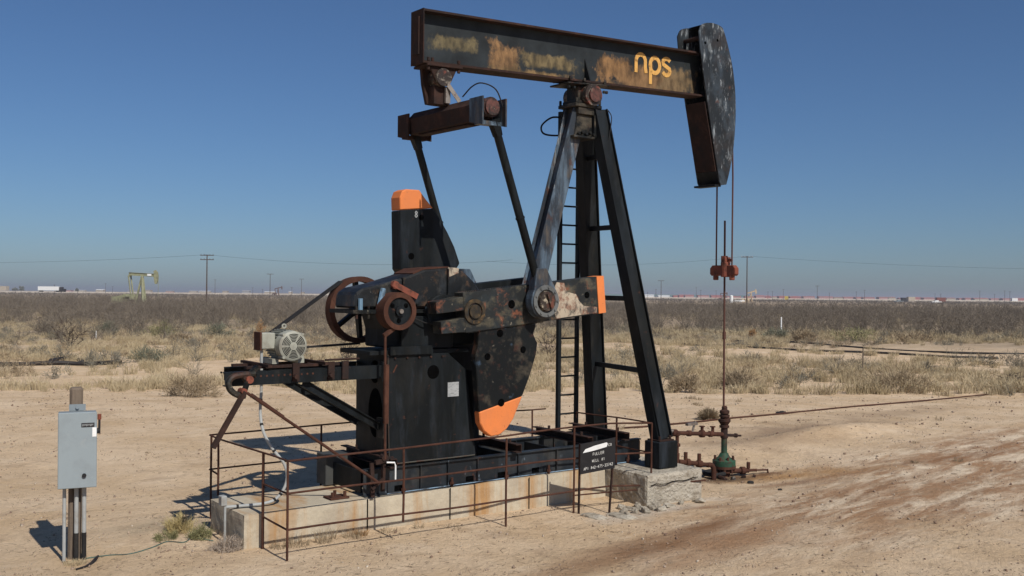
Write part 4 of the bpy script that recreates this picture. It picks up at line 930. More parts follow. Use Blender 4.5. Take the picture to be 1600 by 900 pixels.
lathe_h(bm, [(0.040, 0), (0.040, .12), (0.064, .13), (0.064, .19), (0.036, .2), (0.036, .33), (0.056, .34), (0.056, .42), (0.032, .43), (0.032, .55)], (-1.06, -.02, .12), (1, -.25, -.15), 12)
for t_ in (0.120, .36): p = Vector((-1.06+t_, -.02-t_*.25, .14-t_*.15)); cyl(bm, p, p+Vector((0, 0, .14)), .03, seg=8)
tube(bm, smooth_path([(-.56, -.15, .04), (-.48, -.17, .03), (-.44, -.18, -.05), (-.44, -.18, -.2)]), .04, 10)
WO('bypass_valve', bm, rust)
bm = NB(); lathe_h(bm, [(0.040, 0), (0.040, .12), (0.064, .13), (0.064, .20), (0.040, .21), (0.040, .27), (0.024, .28), (0.024, .42), (0.014, .43), (0.014, .62)], (.12, -.1, -.13), (1, -.35, -.02), 12); cyl(bm, (.36, -.2, -.1), (.36, -.2, 0), .03, seg=8); cyl(bm, (.70, -.31, -.13), (.72, -.31, -.2), .014, seg=6); WO('casing_valve', bm, rust)
bm = NB(); tube(bm, smooth_path([(-.1, .02, -.13), (-.3, .06, -.12), (-.45, .0, -.13), (-.35, -.12, -.15), (-.12, -.12, -.15)]), .035, 8); WO('looped_hose', bm, rubber)
WTHIN = 1
# gauge fittings on the flow line
bm = NB(); tube(bm, smooth_path([(-1.16, .02, .60), (-1.34, .05, .62), (-1.42, .06, .60)]), .03, 8); cyl(bm, (-.72, .02, .55), (-.66, .02, .72), .018, seg=8); box(bm, -.86, -.64, -.02, .04, .66, .70); WO('gauge_cluster', bm, steel)

for i, (x, y, sc) in enumerate(((-.28, -.22, 1.0), (-.12, -.30, .8), (.18, -.26, .7), (-.42, -.14, .8), (.34, -.34, .55))):
    o = bpy.data.objects.new('oily_clod', CH[i % 4].copy()); o.data.materials[0] = grease if i % 2 else rustdark; COL.objects.link(o); o.location = (x, y, zg(x, y)+.01); o.scale = (sc, sc, sc*1.1); o.rotation_euler = (.2, .3, i*1.3)
    tag(o, 'small dark oily clod of dirt at the foot of the wellhead', 'clod', 'oily clods at the foot of the wellhead')
# ---------------------------------------------------------------- electric box on its post
BX = Vector((-9.90, .10, 0)); bz0 = zg(BX.x, BX.y)
bsn = -fwd0; bsu = right0
bsu = (right0*math.cos(R(24))+fwd0*math.sin(R(24))); bsn = Vector((bsu.y, -bsu.x, 0)); 
if bsn.dot(fwd0) > 0: bsn = -bsn
st_ = thing('control_box', 'grey steel control box on a wooden post with conduits beneath', 'electrical box', (BX.x, BX.y, bz0))
def L(u, n, z): return BX+bsu*u+bsn*n+Vector((0, 0, z))
def bxl(bm, u0, u1, n0, n1, z0, z1, lean=0.0):
    hexa(bm, [L(u+lean*(z-bz0), n, z) for z in (z0, z1) for u, n in ((u0, n0), (u1, n0), (u1, n1), (u0, n1))])
bm = NB(); 
pts8 = [(-.07, -.05), (.07, -.05), (.075, .03), (-.075, .03)]
bxl(bm, -.080, .050, -.11, .03, bz0-.3, 1.745, .006); o = obj('wooden_post', bm, wood, st_, bevel=.02)
bm = NB(); bxl(bm, -.175, .185, .035, .20, .735, 1.505); en = obj('enclosure', bm, greydark, st_, bevel=.004)
bm = NB(); bxl(bm, -.18, .19, .202, .222, .73, 1.51); dr_ = obj('door', bm, greypaint, en, bevel=.006)
bm = NB(); bxl(bm, .04, .165, .2225, .224, 1.355, 1.40); obj('data_plate', bm, signblack, dr_)
bm = NB()
for i in range(9): bxl(bm, .05+.012*i, .057+.012*i, .2242, .2250, 1.365+.004*(i % 3), 1.389)
obj('plate_print', bm, grey_plate, dr_)
bm = NB(); bxl(bm, .145, .185, .2225, .2238, 1.255, 1.35); obj('white_sticker', bm, white, dr_)
bm = NB(); c0 = L(.07, .222, .86); cyl(bm, c0, c0+bsn*.02, .021, seg=16); obj('door_lock', bm, signblack, dr_)
bm = NB(); a = L(.215, .12, 1.28); b = L(.215, .14, 1.46); bar(bm, a, b, .022, .03, bsn); cyl(bm, L(.19, .12, 1.3), L(.225, .12, 1.3), .03, seg=10); hd = obj('switch_handle', bm, rubber, en)
bm = NB(); cyl(bm, L(.215, .14, 1.42), L(.215, .142, 1.475), .02, seg=8); obj('handle_grip', bm, redpaint, hd)
bm = NB(); bxl(bm, -.075, .085, .032, .05, 1.508, 1.575); c0 = L(.005, .05, 1.545); cyl(bm, c0, c0+bsn*.02, .018, seg=10); obj('top_bracket', bm, greydark, st_)
for u, r_, m_, zt in ((-.115, .018, conduit_m, .73), (-.0, .022, conduit_m, .73), (.075, .022, conduit_m, .73)):
    bm = NB(); cyl(bm, L(u, .08, bz0-.2), L(u, .08, zt), r_, seg=12); cd_ = obj('conduit', bm, m_, st_, smooth=True)
    if u > -.05:
        bm = NB(); cyl(bm, L(u, .08, bz0-.15), L(u, .08, .24), r_+.003, seg=12); obj('black_sleeve', bm, rubber, cd_)
# ground wires by the box
def gpath(pl, dz=.008): return [Vector((x, y, zg(x, y)+dz)) for x, y in pl]
bm = NB(); tube(bm, smooth_path(gpath([(-9.85, .02), (-9.6, .0), (-9.4, -.1), (-9.15, -.02), (-8.95, .1), (-8.8, -.02), (-8.65, .12), (-8.5, -.1)])), .006, 6)
o = obj('ground_wire', bm, layered('green_wire', (.06, .12, .10), [(DUST, 6, .5, .6, U, .8)], rough=.7)); tag(o, 'thin green wire trailing on the dirt from the control box to the pad', 'wire')
bm = NB(); tube(bm, smooth_path([far(122, 10.3)+Vector((0, 0, .01)), far(140, 10.42)+Vector((0, 0, .02)), far(152, 10.55)+Vector((0, 0, .05)), far(156, 10.75)+Vector((0, 0, .02))]), .011, 8)
o = obj('pipe_stub', bm, hose_m); tag(o, 'short bent dark hose end sticking from the dirt beside the box post', 'hose')

# junction box and flexible conduit on the pad corner
jb = thing('junction_box', 'small grey junction box on a stub at the left end of the pad', 'junction box', (-8.42, -.16, zg(-8.42, -.16)))
bm = NB(); box(bm, -8.46, -8.395, -.235, -.14, .38, .49); obj('box', bm, conduit_m, jb, bevel=.006)
bm = NB(); cyl(bm, (-8.41, -.21, -.2), (-8.41, -.21, .38), .014, seg=10); obj('stub_pipe', bm, conduit_m, jb)
bm = NB(); pth = smooth_path([(-8.40, -.20, .36), (-8.2, -.22, .355), (-7.98, -.26, .36), (-7.84, -.28, .40), (-7.74, -.29, .52), (-7.71, -.29, .66), (-7.75, -.28, .80), (-7.87, -.24, .97), (-7.95, -.18, 1.15), (-7.95, -.08, 1.35), (-7.92, -.03, 1.6)], 5)
tube(bm, pth, .0175, 10); fcn = obj('flexible_conduit', bm, conduit_m, smooth=True); tag(fcn, 'grey flexible conduit curving from the pad corner up to the motor', 'conduit')
bm = NB()
for k in (3, 14, 17, 34, 42, 48): a, b = pth[k], pth[k+1]; cyl(bm, a, a+(b-a).normalized()*.025, .0215, seg=10)
obj('tape_band', bm, rubber, fcn)

Rm = Matrix.Translation(CAM) @ Matrix.Rotation(SITE_TILT, 4, right0) @ Matrix.Translation(-CAM)
bpy.context.view_layer.update()
for o in [o for o in COL.objects if o not in BEFORE and not o.parent]: o.matrix_world = Rm @ o.matrix_basis
zg = zg_site
# flow line on the ground
bm = NB(); pts = []
for px, py in ((975, 671), (1010, 668), (1045, 665), (1088, 661), (1130, 656), (1200, 650), (1270, 643), (1340, 636), (1400, 631), (1470, 625), (1545, 618)): pts.append(far(px, pxd(py, px))+Vector((0, 0, .02)))
tube(bm, smooth_path(pts, 5), .020, 8); o = obj('flow_line', bm, rust); tag(o, 'long rusty steel pipeline lying on the dirt running right from behind the pumpjack', 'pipeline')
p = far(1222, pxd(646, 1222)); bm = NB(); bmesh.ops.create_icosphere(bm, subdivisions=3, radius=1)
for v in bm.verts: v.co *= 1+.5*noise.noise(v.co*2.1); v.co = Vector((v.co.x*.17, v.co.y*.09, max(0, v.co.z)*.05))+p
o = obj('rag', bm, rubber); tag(o, 'dark crumpled rag on the dirt by the pipeline', 'rag')
# ---------------------------------------------------------------- vegetation
def veg_mat(name, a, b_, k=.35, fine=6, rough=.9):
    m, t, b = new_mat(name, rough, 0, .1); v = coords(t, src='Object')
    c = mixc(t, ramp(t, noise_n(t, v, k, 5, .6), .35, .65), a, b_)
    c = mixc(t, math_n(t, 'MULTIPLY', ramp(t, noise_n(t, v, fine, 4, .6), .5, .7), .6), c, tuple(x*.6 for x in a))
    t.links.new(c, b.inputs['Base Color']); return m
m_brush = veg_mat('bare_brush_twigs', (.125, .104, .082), (.21, .175, .135), .07, 2)
m_grass = veg_mat('dry_grass', (.36, .285, .17), (.53, .435, .285), .3, 8)
m_sage = veg_mat('grey_green_leaves', (.13, .135, .095), (.21, .205, .145), 1.5, 9)
m_sageg = veg_mat('yellow_green_leaves', (.17, .165, .075), (.27, .25, .13), 1.5, 9)
m_tan = veg_mat('dry_tan_twigs', (.24, .185, .12), (.36, .28, .18), 1.5, 9)
m_dark = veg_mat('dark_bare_wood', (.060, .045, .038), (.10, .075, .06), 1.5, 9)
m_orange = veg_mat('rusty_dry_weed', (.30, .17, .08), (.40, .25, .12), 1.5, 9)

def quads(P0, P1, w0, w1):
    """flat tapered ribbons from P0 to P1, facing sideways at random"""
    d = P1-P0; r = rng.normal(size=d.shape); s = np.cross(d, r); s /= np.linalg.norm(s, axis=1, keepdims=True)+1e-9
    w0 = np.broadcast_to(w0, (len(d),))[:, None]; w1 = np.broadcast_to(w1, (len(d),))[:, None]
    V = np.stack([P0-s*w0/2, P0+s*w0/2, P1+s*w1/2, P1-s*w1/2], 1); return V.reshape(-1, 3)
def shrub(n_stem, n_sub, h, spread, w, wiggle=.12, sub_len=.4):
    out = []
    ph = rng.uniform(0, 2*np.pi, n_stem); el = rng.uniform(.12, spread, n_stem)
    L = h*rng.uniform(.65, 1.05, n_stem)/np.maximum(.6, np.cos(el*.7))
    dirs = np.stack([np.sin(el)*np.cos(ph), np.sin(el)*np.sin(ph), np.cos(el)], 1)
    base = rng.normal(size=(n_stem, 3))*[.06, .06, 0]
    p = base.copy(); nodes = [p.copy()]; ns = 4
    for k in range(ns):
        q = p+dirs*(L/ns)[:, None]; 
        ww = w*(1-.2*k); out.append(quads(p, q, ww, ww*.75)); p = q; nodes.append(p.copy())
        dirs = dirs+rng.normal(size=dirs.shape)*wiggle*1.6; dirs /= np.linalg.norm(dirs, axis=1, keepdims=True)
    for j in range(n_sub):
        k = rng.integers(1, ns+1, n_stem); a = np.array([nodes[kk][i] for i, kk in enumerate(k)])
        d = dirs+rng.normal(size=dirs.shape)*.75; d[:, 2] = np.abs(d[:, 2])*.8+.1; d /= np.linalg.norm(d, axis=1, keepdims=True)
        b = a+d*(h*sub_len*rng.uniform(.4, 1, n_stem))[:, None]; b[:, 2] = np.maximum(b[:, 2], .02)
        out.append(quads(a, b, w*.5, w*.2))
    return np.concatenate(out)
def tussock(n, h, r, w):
    ph = rng.uniform(0, 2*np.pi, n); rad = r*np.sqrt(rng.uniform(0, 1, n)); el = rng.uniform(.05, .75, n)
    b = np.stack([rad*np.cos(ph), rad*np.sin(ph), np.zeros(n)-.02], 1)
    ph2 = ph+rng.normal(size=n)*.7; hh = h*rng.uniform(.5, 1.1, n)
    m = b+np.stack([np.sin(el*.5)*np.cos(ph2), np.sin(el*.5)*np.sin(ph2), np.cos(el*.5)], 1)*(hh*.55)[:, None]
    t = m+np.stack([np.sin(el*1.5)*np.cos(ph2), np.sin(el*1.5)*np.sin(ph2), np.cos(el*1.5)], 1)*(hh*.5)[:, None]
    return np.concatenate([quads(b, m, w, w*.8), quads(m, t, w*.8, w*.15)])
def dome(n, rx, ry, h, lw, ll):
    """bushy dome of short leafy slivers in clumps"""
    nc = max(8, n//40); u = rng.normal(size=(nc, 3)); u /= np.linalg.norm(u, axis=1, keepdims=True); u[:, 2] = np.abs(u[:, 2])
    cs = u*rng.uniform(.45, .95, (nc, 1)); k = rng.integers(0, nc, n)
    p = cs[k]+rng.normal(size=(n, 3))*.13; p[:, 2] = np.abs(p[:, 2]); p *= [rx, ry, h]
    d = p/np.array([rx, ry, h])+rng.normal(size=(n, 3))*.55+[0, 0, .45]; d /= np.linalg.norm(d, axis=1, keepdims=True)
    q = p+d*ll*rng.uniform(.5, 1.2, (n, 1)); return quads(p, q, lw, lw*.3)
def qmesh(name, V, mat):
    F = np.arange(len(V)).reshape(-1, 4); me = np_mesh(name, V, F, 4); me.materials.append(mat); return me
def scatter(variants, pts, smin, smax):
    out = []
    for (x, y, z) in pts:
        v = variants[rng.integers(len(variants))]; a = rng.uniform(0, 2*np.pi); s = rng.uniform(smin, smax); c_, s_ = math.cos(a)*s, math.sin(a)*s
        q = v @ np.array([[c_, s_, 0], [-s_, c_, 0], [0, 0, s*rng.uniform(.8, 1.15)]]); out.append(q+[x, y, z])
    return np.concatenate(out)
def nz(x, y, k, o=0): return noise.noise(Vector((x*k, y*k, o)))
def field(n, d0, d1, keep, power=1.0, margin=.74):
    pts = []
    while len(pts) < n:
        d = math.sqrt(random.uniform(d0*d0, d1*d1)) if power == 1 else d0+(d1-d0)*random.random()**power
        px = random.uniform(800-1600*margin, 800+1600*margin); p = far(px, d)
        if keep(p, px, d): pts.append((p.x, p.y, p.z))
        elif random.random() < .02: n -= 1
    return pts

# near and middle distance brush: one mass of bare twiggy bushes
bv = [shrub(15, 10, 1.5, .75, .024) for _ in range(7)]+[shrub(11, 8, 1.1, 1.1, .022) for _ in range(4)]
def kb(p, px, d):
    if px > 1150 and 235 < d < 330: return random.random() < .1
    if d < 82: return nz(p.x, p.y, .12, 2) > (.05 if px < 700 else .22) and (px < 900 or d > 72)
    return nz(p.x, p.y, .05, 4) > -.50
V = scatter(bv, field(10500, 62, 260, kb), .75, 1.3)
o = link_mesh('brush', qmesh('brush', V, m_brush), []); tag(o, 'wide band of bare grey brown brush across the plain behind the pumpjack', 'brush', kind='stuff')
bv2 = [shrub(9, 3, 1.8, 1.1, .11, .2) for _ in range(6)]
V = scatter(bv2, field(11500, 260, 950, lambda p, px, d: nz(p.x, p.y, .012, 4) > -.15 and not (px > 1000 and 300 < d < 340)), .5, 1.0)
o = link_mesh('distant_brush', qmesh('distant_brush', V, m_brush), []); tag(o, 'thin far-off line of brush reaching to the horizon', 'brush', kind='stuff')
# low dry scrub and grass between
gv = [tussock(64, .40, .19, .013) for _ in range(8)]+[tussock(50, .26, .24, .013) for _ in range(4)]
def kg(p, px, d):
    m = nz(p.x, p.y, .22, 8)+.5*nz(p.x, p.y, .9, 3)
    if px < 225 and 36.5 < d < 42.5: return random.random() < .06
    if px > 950:
        if d > 47: return m > (-.05 if d > 66 else (.02 if px < 1230 else .42))
        if d < 31.5: return False
        return m > -.32
    if d > 50: return m > .02
    if d < 33: return m > .22
    return m > -.06
V = scatter(gv, field(9800, 29, 86, kg), .6, 1.3)
o = link_mesh('dry_grass', qmesh('dry_grass', V, m_grass), []); tag(o, 'pale dry grass tufts scattered over the plain beyond the dirt lot', 'grass', kind='stuff')
V = scatter([tussock(24, .55, .5, .05) for _ in range(8)], field(6500, 78, 270, lambda p, px, d: nz(p.x, p.y, .05, 14) > -.2), .6, 1.3)
o = link_mesh('brush_undergrowth', qmesh('brush_undergrowth', V, veg_mat('undergrowth', (.21, .17, .11), (.36, .295, .19), .1, 2)), []); tag(o, 'dry grass growing between the bare bushes of the brush band', 'grass', kind='stuff')
sv = [dome(170, .42, .42, .42, .022, .14) for _ in range(4)]+[shrub(12, 5, .55, 1.2, .016) for _ in range(4)]
def ks(p, px, d): return nz(p.x, p.y, .16, 21) > .02 and not (px > 950 and (d < 33 or 47 < d < 60))
V = scatter(sv, field(820, 31, 90, ks), .6, 1.3)
o = link_mesh('low_scrub', qmesh('low_scrub', V, m_tan), []); tag(o, 'low tan and grey scrub growing among the dry grass', 'scrub', kind='stuff')
V = scatter([dome(260, .5, .5, .5, .018, .13) for _ in range(4)]+[shrub(22, 8, .6, 1.2, .014) for _ in range(4)], field(740, 31.5, 95, lambda p, px, d: nz(p.x, p.y, .2, 33) > .0 and not (px > 1200 and 47 < d < 62)), .6, 1.4)
o = link_mesh('grey_scrub', qmesh('grey_scrub', V, veg_mat('grey_scrub_twigs', (.15, .135, .105), (.23, .21, .16), .3, 9)), []); tag(o, 'low grey green scrub between the grass and the tall brush', 'scrub', kind='stuff')
sp = [(p.x, p.y, p.z) for p in [far(random.uniform(-60, 1660), random.uniform(17, 30)) for _ in range(150)] if nz(p.x, p.y, .3, 5) > .15 and not (math.hypot(p.x+4, p.y) < 6)]
V = scatter([tussock(26, .12, .09, .012) for _ in range(4)], sp, .5, 1.2)
o = link_mesh('sparse_weeds', qmesh('sparse_weeds', V, m_tan), []); tag(o, 'tiny dry weeds dotted over the bare dirt', 'weeds', kind='stuff')

# single bushes
VM = {}
def bush(kind, px, py, wpx, hpx, label, cat='bush', group=None, name=None):
    d = pxd(py, px); k = d/1600; W = wpx*k/2; Hh = hpx*k; p = far(px, d)
    if kind == 'sage': V = [(dome(1500, W, W, Hh, .024*max(1, d/45), .15), m_sage)]
    elif kind == 'green': V = [(dome(1300, W, W, Hh, .024*max(1, d/45), .15), m_sageg)]
    elif kind == 'tan': V = [(dome(1500, W, W, Hh, .016*max(1, d/30), .2), m_tan)]
    elif kind == 'orange': V = [(dome(600, W, W, Hh, .018*max(1, d/35), .16), m_orange)]
    elif kind == 'mesquite': V = [(shrub(16, 13, Hh, 1.15, .05, .22, .45), m_dark)]
    elif kind == 'grey': V = [(shrub(34, 14, Hh*.9, 1.1, .022*max(1, d/45), .12, .4), m_brush)]
    elif kind == 'tuft': V = [(tussock(130, Hh, W*.7, .014*max(1, d/30)), m_grass)]
    nm = name or {'sage': 'sage_bush', 'green': 'green_bush', 'tan': 'dry_bush', 'orange': 'dry_weed', 'mesquite': 'mesquite_bush', 'grey': 'bare_bush', 'tuft': 'grass_tuft'}[kind]
    V_, m_ = V[0]
    if kind in ('mesquite', 'grey'):
        ext = np.percentile(np.abs(V_[:, :2]), 97); V_ = V_*[W/ext, W/ext, 1]
    o = link_mesh(nm, qmesh(nm, V_, m_), []); o.location = p; tag(o, label, cat, group)
    if kind in ('sage', 'green', 'tan'):
        st = link_mesh('stem', qmesh('stem', shrub(9, 4, Hh*.8, 1.1, .02)*[W/.6*.5, W/.6*.5, 1], m_dark), [], o)
    return o
for a in [
 ('mesquite', 108, 546, 64, 46, 'dark bare mesquite bush with twisted branches left of the rusty railing'),
 ('grey', 72, 528, 50, 34, 'grey bare bush just left behind the dark twisted mesquite'),
 ('green', 252, 527, 58, 24, 'yellow green rounded bush between the dark mesquite and the electric motor'),
 ('tan', 283, 538, 34, 16, 'small brown dry bush at the right foot of the yellow green bush'),
 ('sage', 343, 530, 50, 26, 'round grey green sage bush in the left scrub above the motor'),
 ('sage', 168, 524, 44, 20, 'low dull green bush behind the dark mesquite'),
 ('sage', 234, 566, 60, 26, 'blue grey sage bush on the grass left of the motor rail'),
 ('tan', 302, 620, 86, 36, 'broad tan and grey bush on the dirt edge left of the motor rail'),
 ('tuft', 186, 612, 34, 14, 'small dry grass tuft on the dirt behind the grey control box, left of its twin'),
 ('tuft', 222, 612, 18, 12, 'tiny dry grass tuft on the dirt right of a wider tuft'),
 ('orange', 404, 536, 26, 32, 'rusty brown dry weed just above the electric motor terminal box'),
 ('mesquite', 541, 572, 44, 44, 'dark bare bush seen under the drive belt beside the gearbox'),
 ('mesquite', 858, 560, 52, 44, 'thin bare bush seen just right of the hanging counterweight'),
 ('tan', 1072, 614, 52, 30, 'matted tan dry bush right of the front post leg'),
 ('sage', 1212, 532, 50, 20, 'dull green bush at the left end of the bush row on the right'),
 ('tan', 1256, 533, 44, 18, 'low brownish bush in the middle of the bush row on the right'),
 ('green', 1338, 533, 90, 20, 'wide green brown bush at the right end of the bush row'),
 ('tan', 1425, 535, 80, 15, 'low wide dry bush far right on the edge of the pale track'),
 ('orange', 1178, 528, 18, 12, 'orange dry weed between the well rod and the bush row'),
 ('tan', 1408, 612, 110, 38, 'large tan grassy bush beside the pipeline on the right'),
 ('tan', 1155, 608, 60, 32, 'dry tan bush just right of the polished rod in the grass'),
 ('tuft', 1288, 616, 60, 24, 'pale grass tuft in front of the wooden stake'),
 ('tan', 1108, 656, 16, 7, 'small dry weed clump on the bare dirt behind the wellhead pipe'),
 ('mesquite', 1588, 602, 50, 18, 'dead dark branch bush at the right edge of the photo'),
]: bush(*a)
# weeds at the left end of the pad
def weed(x, y, h, r, n, mat, name, label, group=None, w=.006):
    o = link_mesh(name, qmesh(name, tussock(n, h, r, w), mat), []); o.location = (x, y, zg(x, y)); tag(o, label, 'weed', group); return o
def weedd(x, y, h, r, n, mat, name, label):
    o = link_mesh(name, qmesh(name, np.concatenate([dome(n, r, r, h, .006, .05), tussock(n//3, h*1.1, r*.8, .004)]), mat), []); o.location = (x, y, zg(x, y)); tag(o, label, 'weed'); return o
weedd(-8.55, .12, .13, .15, 700, m_sageg, 'green_weed', 'yellow green weed clump beside the shaded end of the pad')
weedd(-8.66, .50, .20, .17, 900, veg_mat('yellow_weed', (.40, .32, .14), (.52, .42, .22), 3, 9), 'yellow_weed', 'straw yellow weed clump at the far corner of the pad')
weedd(-8.45, -.42, .13, .20, 800, veg_mat('pale_dead_weed', (.30, .24, .19), (.42, .35, .28), 3, 9), 'dead_weed', 'pale grey dead weed below the junction box')
weedd(-8.9, .25, .09, .13, 400, m_sageg, 'small_green_weed', 'small low green weed left of the yellow weed clump')
weed(-9.93, -.06, .07, .11, 260, m_grass, 'straw_tuft', 'straw tuft at the foot of the control box post')
for (x, y, h, r, n) in ((-7.75, -.68, .13, .14, 120), (-7.45, -.72, .18, .10, 70), (-7.05, -.70, .12, .13, 110), (-6.6, -.68, .08, .12, 80), (-6.2, -.72, .10, .06, 40), (-5.85, -.95, .06, .12, 60), (-7.95, -.65, .10, .1, 90), (-5.3, -1.3, .05, .12, 60), (-7.3, -.66, .22, .03, 14)):
    weed(x, y, h, r, n, m_tan, 'pad_weed', 'thin dry weed growing along the front foot of the concrete pad', 'dry weeds along the front of the pad')
weed(-6.95, -.66, .10, .08, 120, m_orange, 'brown_weed', 'reddish brown dead weed against the front of the pad')

# pebbles and dirt crumbs
oc = np.array([(1, 0, 0), (-1, 0, 0), (0, 1, 0), (0, -1, 0), (0, 0, 1), (0, 0, -1)], float); of = np.array([(0, 2, 4), (2, 1, 4), (1, 3, 4), (3, 0, 4), (2, 0, 5), (1, 2, 5), (3, 1, 5), (0, 3, 5)])
PV, PF, nv = [], [], 0
for i in range(40000):
    d = 9.6+22*random.random()**1.6; p = far(random.uniform(-60, 1660), d)
    if -8.4 < p.x < -1.9 and -.6 < p.y < .5: continue
    cl = nz(p.x, p.y, 1.1, 31)
    if cl < .12 and random.random() < .8: continue
    s = random.choice((.003, .004, .004, .005, .006, .007, .008, .012, random.choice((.008, .014, .024))))*random.uniform(.7, 1.4)*(d/12)**.5
    M_ = np.array(Euler((random.uniform(0, 6), random.uniform(0, 6), random.uniform(0, 6))).to_matrix())
    PV.append((oc*[s, s*random.uniform(.6, 1), s*random.uniform(.4, .8)]) @ M_+[p.x, p.y, p.z+s*.25]); PF.append(of+nv); nv += 6
me = np_mesh('pebbles', np.concatenate(PV), np.concatenate(PF), 3)
me.materials.append(layered('pebble', (.33, .25, .18), [((.16, .10, .07), 1.2, .48, .56, U, .9), ((.55, .48, .38), 2.3, .56, .62, U, .8)], rough=.95)); o = link_mesh('pebbles', me, []); tag(o, 'small pebbles and dirt crumbs scattered on the bare ground', 'pebbles', kind='stuff')
# dry twigs and straw lying on the dirt
n = 5200; P0 = []
while len(P0) < n:
    d = 9.6+20*random.random()**1.5; p = far(random.uniform(-60, 1660), d)
    if nz(p.x, p.y, .9, 61) < -.02 and random.random() < .8: continue
    if -8.4 < p.x < -1.9 and -.6 < p.y < .5: continue
    P0.append((p.x, p.y, p.z+.006))
P0 = np.array(P0); an = rng.uniform(0, 6.28, n); L_ = rng.uniform(.02, .09, n); P1 = P0+np.stack([np.cos(an)*L_, np.sin(an)*L_, rng.uniform(-.002, .02, n)], 1)
o = link_mesh('dry_litter', qmesh('dry_litter', quads(P0, P1, .006, .003), veg_mat('litter', (.12, .085, .06), (.30, .235, .16), 4, 30)), []); tag(o, 'dry twigs and straw scattered over the dirt lot', 'litter', kind='stuff')
for i, (px, py, lab) in enumerate(((1175, 756, 'black clod of oily dirt right of the casing valve'), (1221, 766, 'smaller black clod of dirt lower right of the wellhead'))):
    p = far(px, pxd(py, px)); o = bpy.data.objects.new('dirt_clod', CH[3].copy()); o.data.materials[0] = rubber; COL.objects.link(o); o.location = p; s = (1.3, .8)[i]; o.scale = (s, s, s*.8); tag(o, lab, 'clod')

# black poly pipes lying in the grass
def groundpipe(name, pl, r, label, group=None):
    bm = NB(); pts = []
    for px, py in pl: p = far(px, pxd(py, px)); pts.append(p+Vector((0, 0, r)))
    tube(bm, smooth_path(pts, 5), r, 7); o = obj(name, bm, hose_m); tag(o, label, 'pipe', group)
groundpipe('black_pipe', [(1030, 531), (1120, 534), (1240, 536), (1300, 541), (1400, 549), (1500, 553), (1620, 556)], .06, 'upper thick black plastic pipe lying on the pale track at right')
groundpipe('black_pipe', [(1040, 529), (1075, 540), (1170, 544), (1260, 549), (1370, 553), (1480, 559), (1560, 562)], .06, 'lower black plastic pipe lying below a second one on the track at right')
groundpipe('black_pipe', [(1050, 533), (1110, 541), (1165, 539), (1235, 537)], .06, 'short black plastic pipe crossing between the two long ones at right')
groundpipe('black_pipe', [(-40, 573), (40, 573), (90, 571), (135, 572), (190, 569)], .085, 'long black pipe lying on the grass at the left edge')
groundpipe('black_pipe', [(80, 566), (105, 562), (130, 566), (118, 571), (60, 570)], .07, 'short looped black pipe lying on top of the long one at left')
# stakes
def stake(px, py, h, r, mat, label, name='stake'):
    p = far(px, pxd(py, px)); bm = NB(); cyl(bm, p-Vector((0, 0, .1)), p+Vector((.01, 0, h)), r, seg=8); o = obj(name, bm, mat); tag(o, label, 'stake')
stake(151, 531, .55, .035, white, 'short white marker stake by the dark mesquite bush'); stake(1221, 530, 1.55, .045, white, 'thin white marker post behind the bush row on the right'); stake(1349, 584, 1.0, .022, wood, 'thin wooden stake standing in the grass at right')

# ---------------------------------------------------------------- far away things
def tbox(bm, c, u, a0, a1, b0, b1, z0, z1):
    """box aligned with the view's across direction u at point c"""
    n = Vector((-u.y, u.x, 0)); hexa(bm, [c+u*a+n*b+Vector((0, 0, z)) for z in (z0, z1) for a, b in ((a0, b0), (a1, b0), (a1, b1), (a0, b1))])
def upole(px, d, h, arms, label, r=.15, grp=None):
    p = far(px, d); t = thing('utility_pole', label, 'utility pole', p, grp)
    bm = NB(); cyl(bm, p-Vector((0, 0, .5)), p+Vector((.0, 0, h)), r, r*.65, 10); obj('pole', bm, polewood, t)
    for z in arms:
        bm = NB(); bar(bm, p+right0*-1.3+Vector((0, 0, h-z)), p+right0*1.3+Vector((0, 0, h-z)), .12, .14); ar = obj('cross_arm', bm, polewood, t)
        bm = NB()
        for s in (-1.15, -.55, .55, 1.15): cyl(bm, p+right0*s+Vector((0, 0, h-z+.07)), p+right0*s+Vector((0, 0, h-z+.24)), .05, seg=6)
        obj('insulator', bm, white if h > 11 else polewood, ar)
    return p+Vector((0, 0, h))
pA = upole(323, 196, 10.1, (.12, .95), 'tall brown utility pole with two cross arms left of the sheave')
pB = upole(1167, 222, 11.9, (.2,), 'tall dark utility pole with one cross arm right of the well rod')
P1 = upole(422, 400, 10.3, (.15,), 'utility pole with one cross arm between the two-armed pole and the drive belt')
P2 = upole(471, 560, 10.6, (.15,), 'small far utility pole just left of the drive belt')
P3 = upole(1033, 430, 9.6, (.15,), 'utility pole with cross arm just right of the front post leg')
P4 = upole(1277, 600, 10.0, (.3,), 'far utility pole right of the cream distant pumpjack')
for px, d, h in ((336, 900, 14), (613, 1100, 12), (520, 800, 9), (456, 980, 8), (539, 1000, 9), (85, 900, 8), (165, 1200, 12), (176, 1300, 9), (1025, 1000, 10), (1012, 1250, 8), (1200, 1100, 9), (1207, 1200, 10), (1119, 1150, 10), (1224, 1000, 11), (1338, 1100, 10), (1351, 1000, 11), (1461, 1200, 9), (1470, 1000, 8), (1531, 1000, 11), (1554, 1150, 9), (1570, 1050, 12), (1578, 1000, 11), (1296, 1200, 9), (1088, 1200, 14), (1095, 1100, 10), (395, 1250, 9), (410, 1200, 7), (590, 1300, 9)):
    p = far(px, d); bm = NB(); cyl(bm, p, p+Vector((0, 0, h)), .22, .16, 6); bar(bm, p+right0*-1.2+Vector((0, 0, h-.4)), p+right0*1.2+Vector((0, 0, h-.4)), .15, .2)
    o = obj('distant_pole', bm, polewood); tag(o, 'tiny far-off pole standing on the horizon', 'utility pole', 'tiny poles along the horizon')
